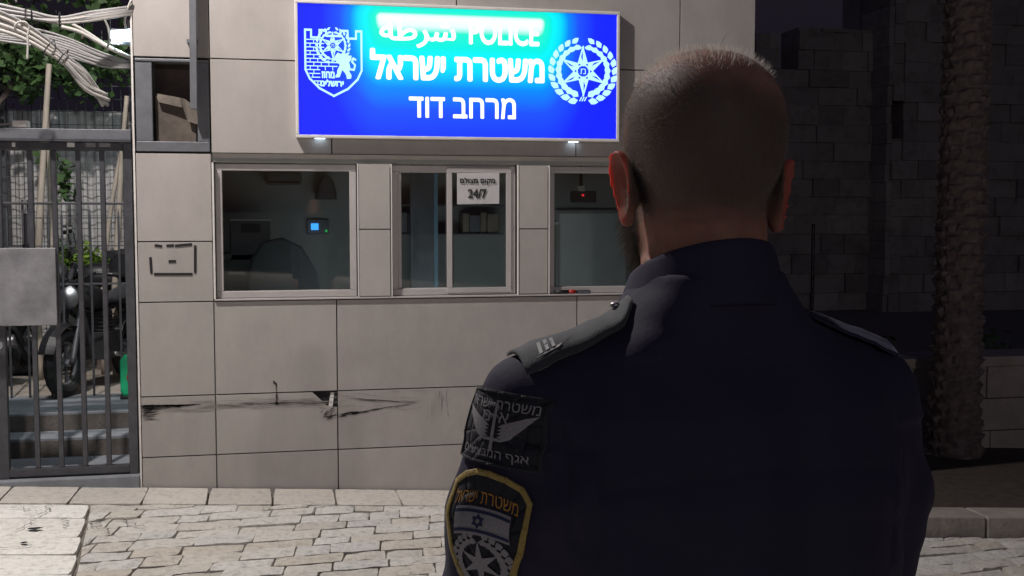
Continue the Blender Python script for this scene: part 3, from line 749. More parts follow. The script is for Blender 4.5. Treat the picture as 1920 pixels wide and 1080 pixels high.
for x in (-1.46, -1.43):
    MB().box(x - .006, x + .006, YG + .016, YG + .03, 1.44, 1.70).build('latch_rod', M['gate'], gate)
MB().box(-1.468, -1.42, YG + .031, YG + .05, 1.42, 1.62).build('latch_box', M['black'], gate)
gp_ = empty('gate_post', (gx1 + .0, YG + .1, .0), 'dark square steel post between the gate and the booth corner', 'post')
MB().box(gx1 - .002, XL - .014, YG, YG + .06, -.03, 2.6).build('shaft', M['gate'], gp_, bevel=.003)
MB().box(gx1 - .006, XL - .013, YG - .002, YG + .066, 2.6, 2.612).build('cap', M['steel'], gp_)
lin = empty('gate_lintel', (-1.4, YG, 2.045), 'grey steel lintel beam across the top of the gate opening', 'beam')
MB().box(-2.7, gx1 - .004, YG - .05, YG + .05, 2.05, 2.112).build('beam', M['steel'], lin, bevel=.003)
MB().box(-2.7, gx1 - .004, YG - .07, YG + .02, 2.038, 2.0495).build('flange', M['gate'], lin)
jb = empty('junction_box', (-1.45, YG - .02, 2.113), 'pale plastic junction box sitting on the gate lintel', 'junction box')
a, b_ = at(23, 250, YG - .03), at(52, 225, YG - .03)
MB().box(a.x, b_.x, YG - .04, YG + .04, 2.1125, b_.z).build('housing', M['white_trim'], jb, bevel=.008)
MB().box(a.x + .006, b_.x - .006, YG - .046, YG - .0405, 2.12, b_.z - .006).build('lid', M['white_trim'], jb, bevel=.003)
MB().tube(curve_pts([(a.x, YG, 2.15), (a.x - .06, YG, 2.13), (a.x - .25, YG, 2.118), (a.x - .9, YG, 2.12)]), .009).build('conduit', M['cable'], jb, smooth=True)
th = MB().box(-2.9, XL - .013, -.02, .62, -.4, .058); struct(th.build('gate_threshold', M['concrete'], bevel=.008))
fp = empty('gate_wall', (-2.2, .1, .06), 'grey concrete wall pier at the hinge side of the gate', 'wall')
MB().box(-2.7, gx0 - .03, .06, .30, .058, 2.037).build('pier', M['concrete'], fp)

# ---------------------------------------------------------------- yard behind the gate
s1 = MB().box(-5.5, -.84, .62, .86, -.4, .185); struct(s1.build('yard_step', [M['concrete']], bevel=.006))
s1 = MB().box(-5.5, -.84, .86, 1.62, -.4, .307); struct(s1.build('yard_step', [M['concrete']], bevel=.006))
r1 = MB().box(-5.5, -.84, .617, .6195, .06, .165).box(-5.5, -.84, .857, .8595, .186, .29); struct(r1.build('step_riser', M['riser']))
s1 = MB().box(-9, -.84, 1.62, 5.2, -.4, .300); struct(s1.build('yard', M['earth']))
sf = empty('spiked_fence', (-1.7, 1.55, .307), 'thin steel fence with upright spikes behind the gate', 'fence')
fr = MB()
for z in (1.585, 1.385, 1.11): fr.box(-3.2, -.85, 1.545, 1.553, z, z + .008 if z > 1.2 else z + .014)
fr.build('rail', M['gate'], sf)
for i, px in enumerate((-130, -60, 15, 50, 92, 118, 171, 224)):
    x = at(px, 480, 1.55).x
    s = MB(); s.tube([(x, 1.536, .307), (x, 1.536, 1.60), (x, 1.536, 1.66)], [.0085, .0085, .001], 6); s.build('spike', M['gate'], sf)
wf = empty('wire_fence', (-2, 3.65, .3), 'dark wire mesh fence with a horizontal rail in front of the pale sheeting', 'fence')
w = MB()
for i in range(42): x = -3.6 + i * .075; w.bar((x, 3.62, .3), (x, 3.62, 3.4), .006)
for i in range(24): z = .45 + i * .115; w.bar((-3.6, 3.626, z), (-.5, 3.626, z), .006)
w.build('mesh', M['gate'], wf)
for z in (2.9, 1.2): MB().bar((-3.6, 3.66, z), (-.5, 3.66, z), .05).build('rail', M['gate'], wf)
for x in (-3.5, -2.35, -1.0): MB().bar((x, 3.70, .3), (x, 3.70, 3.5), .05).build('post', M['gate'], wf)
cf = empty('corrugated_fence', (-2.2, 3.9, .3), 'pale grey corrugated sheet fence closing the yard behind the bushes', 'fence')
c_ = MB(); n = 260
xs = [-5.2 + 4.7 * i / n for i in range(n + 1)]
for x in xs: c_.v += [(x, 3.9 + .02 * math.sin(x * 52), .3), (x, 3.9 + .02 * math.sin(x * 52), 2.55)]
c_.f = [(2 * i, 2 * i + 2, 2 * i + 3, 2 * i + 1) for i in range(n)]; c_.mi = [0] * n
c_.build('sheet', M['fence'], cf, smooth=True)
for x in (-4.8, -3.2, -1.6): MB().bar((x, 3.96, .3), (x, 3.96, 2.5), .06).build('post', M['gate'], cf)

def leaves(mb, c, rad, n, s0, s1, mi=1, flat=1.0):
    c = Vector(c)
    for i in range(n):
        d = Vector((random.gauss(0, 1), random.gauss(0, 1), random.gauss(0, 1))).normalized() * (random.random() ** .45)
        p = c + Vector((d.x * rad[0], d.y * rad[1], d.z * rad[2]))
        s = rnd(s0, s1); a = Vector((rnd(-1, 1), rnd(-1, 1), rnd(-.8, .5))).normalized(); w = a.cross(Vector((rnd(-1, 1), rnd(-1, 1), rnd(-1, 1)))).normalized() * s * .3
        mb.add([p, p + a * s * .5 + w, p + a * s, p + a * s * .5 - w], [(0, 1, 2, 3)], 0)
def bush(name, label, x, y, z, h, r, n, m, stems=4, cat='bush', grp=None, lo=.3):
    e = empty(name, (x, y, z), label, cat, grp)
    st = MB(); fo = MB()
    for k in range(stems):
        dx_, dy_ = rnd(-r, r) * .8, rnd(-r, r) * .5
        top = (x + dx_, y + dy_, z + h * rnd(.7, 1))
        st.tube([(x + rnd(-.05, .05), y, z), (x + dx_ * .4, y + dy_ * .4, z + h * .4), top], [.014, .010, .004], 6)
        for q in range(3):
            t = rnd(lo, 1); leaves(fo, (x + dx_ * t + rnd(-.08, .08), y + dy_ * t, z + h * t), (r * rnd(.3, .6), r * .4, h * rnd(.10, .2)), n // (stems * 3), .05, .10)
    st.build('stem', M['bark'], e); fo.build('foliage', M[m], e); return e
G3 = 'green bushes behind the spiked fence'
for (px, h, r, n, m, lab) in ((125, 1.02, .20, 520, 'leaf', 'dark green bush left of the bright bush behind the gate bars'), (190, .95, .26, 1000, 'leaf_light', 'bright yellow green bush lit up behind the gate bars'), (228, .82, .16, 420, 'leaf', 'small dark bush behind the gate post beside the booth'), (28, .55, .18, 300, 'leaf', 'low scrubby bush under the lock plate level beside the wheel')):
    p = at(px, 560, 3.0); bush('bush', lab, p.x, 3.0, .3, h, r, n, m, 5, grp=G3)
# dry palm stalks and thin trunks leaning in the yard
def pole(label, pts, r, leafy=None, cat='trunk'):
    q = [at(px, py, y) for px, py, y in pts]
    base = Vector((q[0].x, q[0].y, .3)); e = empty('dry_trunk', base, label, cat, 'dry trunks leaning in the yard')
    q = [base] + q
    MB().tube(curve_pts(q, 5), [r * (1 - .4 * i / (len(curve_pts(q, 5)) - 1)) for i in range(len(curve_pts(q, 5)))], 8).build('trunk', M['pale_pole'], e, smooth=True)
    return e
pole('pale dry trunk leaning right between the first and second gate bars', [(70, 560, 2.5), (74, 420, 2.5), (82, 280, 2.5), (92, 120, 2.5)], .035)
pole('pale forked dry trunk rising left of the booth corner', [(215, 560, 2.6), (222, 420, 2.6), (229, 290, 2.6), (238, 180, 2.6)], .03)
pole('slanting pale dry stalk crossing behind the last gate bar', [(192, 560, 2.7), (204, 420, 2.7), (226, 290, 2.7), (240, 215, 2.7)], .024)
pole('thin dark dry stalk standing in the middle of the gate', [(100, 560, 2.8), (92, 330, 2.8), (88, 180, 2.8), (86, 60, 2.8)], .018)
# tree hanging over the fence
tr = empty('leafy_tree', (-2.6, 3.2, .3), 'dark leafy tree hanging over the fence above the gate lintel', 'tree')
tk = MB(); tk.tube(curve_pts([(-2.6, 3.2, .3), (-2.55, 3.2, 1.6), (-2.4, 3.2, 2.6), (-2.2, 3.1, 3.6)]), .06, 8)
for q in (((-2.45, 3.2, 2.3), (-2.0, 3.0, 2.8), (-1.5, 2.9, 3.1)), ((-2.4, 3.2, 2.6), (-2.7, 3.0, 3.0), (-3.0, 2.9, 3.3)), ((-2.3, 3.1, 3.2), (-1.8, 3.0, 3.6), (-1.2, 3.0, 3.6))): tk.tube(curve_pts(q), .025, 6)
tk.build('trunk', M['bark'], tr, smooth=True)
cr_ = MB()
for i in range(34):
    px, py = rnd(-60, 245), rnd(-90, 170)
    if py > 110 and 40 < px < 85 and random.random() < .5: continue
    c = at(px, py, rnd(2.75, 3.4)); leaves(cr_, c, (.22, .2, .17), 75, .06, .13)
for c in ((118, 330), (125, 355), (100, 300)): leaves(cr_, at(*c, 2.9), (.09, .1, .10), 40, .05, .11)
cr_.build('crown', M['leaf'], tr)

# motorcycles parked in the yard
def wheel(mb_t, mb_r, c, r, w, ax=Vector((0, 1, 0))):
    c = Vector(c); u = ax.cross(Vector((0, 0, 1))).normalized(); v_ = Vector((0, 0, 1))
    mb_t.tube([c + (u * math.cos(k * .314159) + v_ * math.sin(k * .314159)) * (r - w * .5) for k in range(20)], w * .5, 8, close=True)
    mb_r.tube([c + (u * math.cos(k * .314159) + v_ * math.sin(k * .314159)) * (r - w) for k in range(20)], w * .18, 6, close=True)
    for k in range(5): mb_r.bar(c, c + (u * math.cos(k * 1.2566) + v_ * math.sin(k * 1.2566)) * (r - w), .02)
    mb_r.tube([c - ax * .05, c + ax * .05], .03, 8)
M['engine_dark'] = mat('engine_metal', (.06, .06, .065), .4, .6, var=.3, scale=20)
def motorbike(label, cx_, cy, z, yaw, s=1.0, group='motorcycles parked in the yard'):
    e = empty('motorcycle', (0, 0, 0), label, 'motorcycle', group)
    def bld(mb, n, m, par=e, **k): return mb.build(n, M[m], par, local=True, **k)
    for n_, x in (('wheel', -.60), ('wheel', .58)):
        a, b_ = MB(), MB(); wheel(a, b_, (x, 0, .29), .29, .11); o = bld(a, n_, 'rubber'); bld(b_, 'rim', 'steel', o)
    f = MB(); f.tube(curve_pts([(-.60, .07, .29), (-.46, .06, .62), (-.38, .05, .92)]), .024, 8); f.tube(curve_pts([(-.60, -.07, .29), (-.46, -.06, .62), (-.38, -.05, .92)]), .024, 8)
    f.tube([(.58, .08, .29), (.05, .08, .38)], .026); f.tube([(.58, -.08, .29), (.05, -.08, .38)], .026); f.tube(curve_pts([(-.38, 0, .86), (-.1, 0, .72), (.3, 0, .70), (.75, 0, .80)]), .03)
    f.tube([(-.32, 0, .78), (-.12, 0, .30), (.1, 0, .28)], .028); bld(f, 'frame', 'gate', smooth=True)
    f = MB()
    f.loft([[(x, yy * w, zz) for yy, zz in ((-1, zl_), (-.8, zh), (0, zh + .02), (.8, zh), (1, zl_), (0, zl_ - .03))] for x, w, zl_, zh in ((-.38, .05, .78, .84), (-.26, .13, .72, .92), (-.05, .14, .70, .90), (.08, .09, .70, .80))]); bld(f, 'tank', 'black', subd=1, smooth=True)
    f = MB(); f.loft([[(x, yy * w, zz) for yy, zz in ((-1, zl_), (-.85, zh), (.85, zh), (1, zl_))] for x, w, zl_, zh in ((.04, .09, .72, .80), (.30, .14, .72, .82), (.60, .12, .76, .90), (.82, .07, .82, .92))]); bld(f, 'seat', 'dark_cloth', subd=1, smooth=True)
    f = MB(); f.box(-.14, .16, -.14, .14, .26, .50); f.box(-.08, .06, -.11, .11, .50, .68)
    for k in range(5): f.box(-.10, .08, -.125, .125, .51 + k * .033, .52 + k * .033)
    bld(f, 'engine', 'engine_dark', bevel=.012)
    f = MB(); f.tube(curve_pts([(-.36, -.36, 1.02), (-.40, -.18, 1.03), (-.42, 0, .96), (-.40, .18, 1.03), (-.36, .36, 1.02)]), .014); f.tube([(-.36, -.38, 1.02), (-.36, -.27, 1.025)], .022); f.tube([(-.36, .38, 1.02), (-.36, .27, 1.025)], .022); bld(f, 'handlebar', 'black')
    f = MB(); f.loft([[(-.46 - d, r * math.cos(k * .5236), .84 + r * math.sin(k * .5236)) for k in range(12)] for d, r in ((-.03, .05), (.04, .10), (.10, .105))]); bld(f, 'headlight', 'chrome', smooth=True)
    f = MB(); f.box(.62, .98, -.19, .19, .93, 1.20); bld(f, 'top_box', 'black', bevel=.04)
    for x0, a0 in ((-.60, 20), (.58, 10)):
        f = MB(); arc = [R(a0 + k * 14) for k in range(11)]
        f.loft([[(x0 + rr * math.cos(t), yy, .29 + rr * math.sin(t)) for rr, yy in ((.315, -.07), (.335, 0), (.315, .07), (.305, 0))] for t in arc]); bld(f, 'mudguard', 'black')
    f = MB(); f.tube(curve_pts([(.0, -.15, .30), (.3, -.16, .26), (.62, -.17, .36), (.85, -.17, .42)]), [.02] * 8 + [.03] * 8 + [.045] * 9, 8); bld(f, 'exhaust', 'chrome', smooth=True)
    for yy in (-.3, .3):
        f = MB(); f.tube([(-.38, yy, 1.03), (-.40, yy * 1.1, 1.16)], .006); f.loft([[(-.41 - d, yy * 1.12 + .05 * math.cos(k * .628), 1.19 + .035 * math.sin(k * .628)) for k in range(10)] for d in (0, .03)]); bld(f, 'mirror', 'black')
    e.location = (cx_, cy, z); e.rotation_euler.z = yaw; e.scale = (s, s, s); return e
p = at(240, 650, 2.78); motorbike('black motorcycle parked behind the right gate bars with its front wheel showing', p.x - .02, 2.78, .3, R(6), 1.0)
p = at(165, 650, 2.3); motorbike('second black motorcycle turned away behind the middle gate bars', p.x + .12, 2.02, .3, R(72), .86)
p = at(-40, 650, 2.4); motorbike('dark motorcycle whose rear wheel shows at the left edge behind the gate stile', p.x - .42, 2.1, .3, R(4), .9)
p = at(236, 711, 1.40); gb = empty('green_bollard', (p.x + .03, 1.36, .307), 'bright green plastic bollard panel with a red ring beside the gate post', 'bollard')
m_ = MB(); hw, z0, z1 = .075, .33, .62
pr = [(hw * math.cos(R(a)) * (1 if True else 1), 0, 0) for a in ()]
outl = [(-hw, z0 + .03), (-hw + .02, z0), (hw - .02, z0), (hw, z0 + .03), (hw, z1 - .04), (hw - .03, z1), (-hw + .03, z1), (-hw, z1 - .04)]
m_.loft([[(p.x + .045 + x * q, yy, (z - .47) * q + .47) for x, z in outl] for yy, q in ((1.335, .9), (1.34, 1), (1.38, 1), (1.385, .9))]); m_.build('panel', M['green'], gb)
MB().tube([(p.x + .045 + .028 * math.cos(k * .45), 1.333, .46 + .034 * math.sin(k * .45)) for k in range(14)], .004, 6, close=True).build('ring_mark', M['red'], gb)
MB().box(p.x - .03, p.x + .12, 1.31, 1.41, .3075, .329).build('foot', M['black'], gb, bevel=.004)
bn = empty('storage_crate', (at(30, 690, 2.9).x, 2.9, .3), 'grey plastic storage crate on the ground near the left wheel', 'crate')
q = at(30, 690, 2.9); cb = MB(); cb.box(q.x - .12, q.x + .13, 2.8, 3.05, .301, .56); cb.build('body', M['steel'], bn, bevel=.02)
MB().box(q.x - .13, q.x + .14, 2.79, 3.06, .5605, .585).build('lid', M['plate'], bn, bevel=.006); MB().box(q.x + .03, q.x + .055, 2.794, 2.799, .40, .48).build('handle', M['black'], bn)

# ---------------------------------------------------------------- cables slung over the gate
def cables(name, label, paths, ties, mats):
    pp = [[at(*q) for q in pth[0]] for pth in paths]
    e = empty(name, pp[0][0], label, 'cable bundle')
    for (pth, r), q, m_ in zip(paths, pp, mats):
        MB().tube(curve_pts(q, 7), r, 8).build('cable', M[m_], e, smooth=True)
    for px, py, y, r, d in ties:
        c = at(px, py, y); MB().tube([c + Vector((math.cos(k * .628) * d[0], math.sin(k * .628) * r * 1.1, math.cos(k * .628) * d[1])) * 1.0 for k in range(10)], .0035, 5, close=True).build('cable_tie', M['black'], e)
    return e
r0 = .0085
top = []
for i in range(9):
    o = i - 4; k = o * 3.0
    top.append(([(-260, -30 + k * 1.2, -.25 + rnd(-.03, .03)), (-90, 2 + k * 1.1, -.22), (0, 20 + k * .9 + rnd(-2, 2), -.2 + .012 * (i % 3)), (60, 30 + k * .5 + rnd(-2, 2), -.18 + .012 * (i % 3)), (112, 38 + k * .4, -.15 + .012 * (i % 2)), (170, 31 + k * .65, -.08), (246, 20 + k * .55, .0), (300, 14 + k * .4, .3)], r0 * rnd(.8, 1.2)))
cables('cable_bundle', 'upper pale cable bundle running across to the top of the booth corner', top, [(112, 38, -.15, .022, (.0, .045)), (60, 32, -.18, .02, (.0, .045))], ['cable' if i % 3 else 'cable_grey' for i in range(9)])
mid = []
for i in range(10):
    o = i - 4.5; k = o * 3.0
    mid.append(([(-260, -10 + k * 1.5, -.35), (-80, 14 + k * 1.7, -.3), (0, 40 + k * 1.4 + rnd(-2, 2), -.26 + .01 * (i % 3)), (45, 58 + k * 1.1, -.22 + .012 * (i % 3)), (90, 86 + k * .9, -.18 + .012 * (i % 3)), (125, 115 + k * .8 + rnd(-2, 2), -.14 + .01 * (i % 2)), (160, 150 + k * .8 + o * 1.4, -.08), (196 + o * 2, 192 + rnd(-18, 8), .02)], r0 * rnd(.9, 1.35)))
cables('cable_bundle', 'thick drooping cable bundle falling diagonally to the gate lintel', mid, [(92, 88, -.18, .03, (.03, .04)), (118, 107, -.14, .03, (.03, .04))], ['cable' if i % 4 else 'cable_grey' for i in range(10)])
lo_ = []
for i in range(8):
    o = i - 3.5; k = o * 4
    lo_.append(([(-260, 30 + k, -.1), (-60, 50 + k, -.05), (0, 62 + k, .0), (70, 72 + k * 1.0 + rnd(-3, 3), .02), (130, 90 + k * 1.2, .05), (190, 112 + k * .8 + rnd(-4, 4), .08), (246, 122 + k * .4, .12), (290, 120, .3)], r0 * rnd(.8, 1.3)))
cables('cable_bundle', 'lower grey cable bundle sagging into the booth corner under the lamp', lo_, [(60, 70, .02, .03, (.0, .06))], ['cable_grey'] * 8)
sg = [([(115, 50, .05), (150, 60, .06), (190, 82, .08), (225, 100, .1), (248, 110, .12)], .011), ([(135, 45, .08), (165, 62, .09), (200, 85, .1), (246, 108, .13)], .010)]
cables('cable_bundle', 'pair of thick pale pipes slanting down to the booth corner', sg, [], ['cable', 'cable'])
lp = [([(30, 58, -.3), (28, 48, -.31), (36, 41, -.31), (48, 42, -.31), (54, 52, -.3), (52, 66, -.3), (52, 90, -.3), (51, 112, -.3)], .006), ([(30, 4, -.3), (31, -30, -.3), (31, -90, -.3), (32, -140, -.3)], .005), ([(196, 36, .0), (204, 56, .02), (204, 78, .03), (200, 96, .04)], .006), ([(246, 0, -.02), (238, 20, -.02), (234, 40, .0), (236, 52, .02)], .007)]
cables('loose_cable', 'loose thin cable ends looped and dangling from the upper bundle', lp, [], ['cable'] * 4)
# the small cold lamp on the corner of the booth
a, b_ = at(207, 79, .12), at(250, 54, .12)
pl_ = bpy.data.lights.new('bulkhead_light', 'SPOT'); pl_.energy = 85; pl_.color = (.80, .95, 1); pl_.shadow_soft_size = .05; pl_.spot_size = R(120); pl_.spot_blend = .7
plo = bpy.data.objects.new('bulkhead_light', pl_); COL.objects.link(plo); plo.location = (a.x + .03, .13, a.z - .02)
plo.rotation_euler = (Vector((-1.7, 3.0, .6)) - plo.location).to_track_quat('-Z', 'Y').to_euler()
wlp = empty('bulkhead_lamp', (a.x + .06, .15, a.z), 'small glowing cold white lamp on the booth corner above the gate', 'lamp')
m_ = MB(); m_.loft([[(a.x + x, .10 + y, a.z + z + .10 * (x / .13) * .12) for x, y, z in ((.0, d, .03), (.012, d, .006), (.125, d, .004), (.13, d, .03), (.128, d, .068), (.006, d, .062))] for d in (0, .05)]); m_.build('diffuser', emit('cold_lamp', (.6, .93, 1), 9), wlp)
MB().box(a.x - .005, XL - .012, .151, .20, a.z - .005, a.z + .085).build('housing', M['gate'], wlp, bevel=.006)

# ---------------------------------------------------------------- right: kerb, planting strip, low wall, palm, city wall
kz = lambda x: zg(x)
kb = MB(); x = 3.25
while x < 9:
    w = rnd(.7, .95)
    kb.add([(xx, yy, zg(xx) + zz) for xx in (x + .004, x + w - .004) for yy in (-1.03, -.80) for zz in (-.2, .115)], [(0, 1, 3, 2), (4, 6, 7, 5), (0, 4, 5, 1), (2, 3, 7, 6), (0, 2, 6, 4), (1, 5, 7, 3)]); x += w
struct(kb.build('kerb', M['oldstone'], bevel=.012))
bd = MB(); bd.add([(3.09, -.80, zg(3.09) + .06), (9, -.80, zg(9) + .06), (9, 1.9, zg(9) - .06), (3.09, 1.9, zg(3.09) - .06)], [(0, 1, 2, 3)])
M['soil'] = mat('dark_soil', (.06, .045, .035), .95, var=.4, scale=14, bump=1, bscale=25); struct(bd.build('planting_bed', M['soil']))
lw = empty('low_wall', (6, 2.0, zg(6)), 'low stone block wall with flat capstones behind the palm', 'wall')
wl_ = MB(); cp = MB(); z = -.60; row = 0
for h_ in (.29, .29, .29):
    x = 3.10 - row * .22
    while x < 13:
        w = rnd(.5, .75); wl_.box(max(x, 3.09) + .004, x + w - .004, 1.85 + rnd(-.006, .006), 2.25, z + .004, z + h_ - .004); x += w
    z += h_; row += 1
x = 3.09
while x < 13:
    w = rnd(.8, 1.0); cp.box(x + .003, x + w - .003, 1.81, 2.29, z, z + .09); x += w
wl_.build('blocks', M['lowstone'], lw, bevel=.008); cp.build('capstone', M['lowstone'], lw, bevel=.01)
# palm
PY = 1.45; pb = at(1790, 800, PY); palm = empty('palm_tree', (pb.x, PY, zg(pb.x) - .05), 'rough barked palm trunk rising in front of the low wall', 'palm')
tk = MB(); H_ = 8.0; seg = 420; nn = 40
ring = []
for i in range(seg + 1):
    t = i / seg; z = zg(pb.x) - .08 + H_ * t; r = .205 - .05 * t + .03 * math.exp(-t * 25)
    row = []
    for k in range(nn):
        a = 6.28318 * k / nn; hh = z * 9.0 + .41 * math.floor(a / 6.28318 * 9) + .5 * noise.noise(Vector((math.floor(a / 6.28318 * 9) * 2.7, z * .8, 1))); lay = math.floor(hh); ph = (lay % 2) * .5; cell = (a / 6.28318 * 9 + ph + .25 * noise.noise(Vector((lay * 3.1, 0, 0)))) % 1.0; saw = hh % 1.0
        wid = 1 - abs(cell * 2 - 1); ci = math.floor(a / 6.28318 * 9 + ph) % 9; q_ = noise.noise(Vector((ci * 7.3, lay * 5.1, 2)))
        lip = max(0, min(1, (saw - .15 - .25 * q_) * 1.4)) * min(1, wid * 2.2)
        rr = r * (.90 + (.20 + .12 * q_) * lip * (1.0 if saw < .93 else .3)) + noise.noise(Vector((math.cos(a) * 9, math.sin(a) * 9, z * 22))) * .014
        row.append((pb.x + .10 * t * t + rr * math.cos(a), .12 + PY - .12 + rr * math.sin(a), z))
    ring.append(row)
tk.loft(ring); tk.build('trunk', M['bark'], palm)
fz = zg(pb.x) + H_
fr = MB()
for i in range(36):
    a = i * 2.4; el = rnd(-.5, 1.1); Ln = rnd(2.0, 2.7); pts = []
    for j in range(9):
        t = j / 8; rr = Ln * t; z = fz + math.sin(el) * rr - .42 * rr * rr * .6
        pts.append(Vector((pb.x + .1 + math.cos(a) * math.cos(el) * rr, PY + math.sin(a) * math.cos(el) * rr, z)))
    fr.tube(pts, [.02 - .002 * j for j in range(9)], 4)
    for j in range(2, 33):
        t = j / 33 * 8; q = pts[int(min(t, 7.99))].lerp(pts[min(int(t) + 1, 8)], t % 1); d = (pts[8] - pts[0]).normalized(); sd = d.cross(Vector((0, 0, 1))).normalized()
        for s_ in (1, -1):
            e_ = q + (sd * s_ * .8 + d * .55 + Vector((0, 0, -.25))) * .42; fr.add([q + d * .015, e_, q - d * .015], [(0, 1, 2)])
fr.build('crown', M['leaf'], palm)
# old city wall and tower far behind
def city(mb, x0, x1, y, z0, z1, dep=1.2, bh=.42):
    z = z0; r_ = 0
    while z < z1 - .01:
        h_ = min(bh * rnd(.92, 1.08), z1 - z); x = x0 - rnd(0, .3)
        while x < x1:
            w = rnd(.5, 1.0); a_, b__ = max(x, x0), min(x + w, x1)
            if b__ - a_ > .05: mb.box(a_ + .004, b__ - .004, y + rnd(-.05, .05), y + dep, z + .004, z + h_ - .004)
            x += w
        z += h_
M['city2'] = stone_mat('city_block', [(.22, .19, .17), (.32, .28, .25), (.26, .23, .205), (.37, .33, .29)], .9, 4, .9, 3)
cw = empty('city_wall', (10, 16.5, -.5), 'old crenellated stone city wall in the dark behind the booth', 'city wall')
cwy = 16.5
def cx_at(px, py): return at(px, py, cwy)
xl, xr = at(1150, 100, cwy).x, at(1668, 100, cwy).x
zt = at(1500, 130, cwy).z
m_ = MB(); city(m_, xl, xr, cwy, -.6, zt); m_.build('blocks', M['city2'], cw)
m_ = MB().box(xl - 8, xr, cwy + .12, cwy + 1.1, -.6, zt - .05); m_.build('core', M['city'], cw)
for (pa, pb_, ptop) in ((1330, 1380, 60), (1418, 1462, 62), (1497, 1653, 56)):
    m_ = MB(); city(m_, at(pa, 100, cwy).x, at(pb_, 100, cwy).x, cwy, zt, at(pb_, ptop, cwy).z, .9); m_.build('merlon', M['city2'], cw)
tw = empty('wall_tower', (16, 15.8, -.5), 'tall dark stone wall tower with an arrow slit right of the crenellations', 'tower')
xt = at(1666, 100, 15.8).x; m_ = MB()
s0, s1 = at(1672, 260, 15.8), at(1694, 190, 15.8)
city(m_, xt, s0.x, 15.8, -.6, 9.5); city(m_, s1.x, xt + 9, 15.8, -.6, 9.5); city(m_, s0.x, s1.x, 15.8, -.6, s0.z); city(m_, s0.x, s1.x, 15.8, s1.z, 9.5)
m_.build('blocks', M['city2'], tw)
MB().box(xt + .05, xt + 9, 16.4, 18, -.6, 9.4).build('core', M['city'], tw)
pp_ = at(1523, 540, 6.0); po = empty('thin_pole', (pp_.x, 6.0, zg(pp_.x)), 'thin dark pole standing in the dark garden right of the officer', 'pole')
MB().tube([(pp_.x, 6, zg(pp_.x)), (pp_.x, 6, at(1523, 420, 6).z)], .022, 8).build('shaft', M['black'], po); MB().tube([(pp_.x, 6, zg(pp_.x)), (pp_.x, 6, zg(pp_.x) + .05)], .08, 10).build('base', M['black'], po)
for i, (x, y, h_, lab) in enumerate(((7.2, 3.2, .85, 'dark round shrub in the garden behind the low wall right of the palm'), (9.4, 4.2, .8, 'dark wide shrub at the right edge behind the low wall'), (5.6, 3.6, .75, 'dark shrub behind the low wall left of the palm'))):
    bush('shrub', lab, x, y, zg(x) - .03, h_, .7, 900, 'leaf', 7, 'shrub', 'dark shrubs behind the low wall', .15)
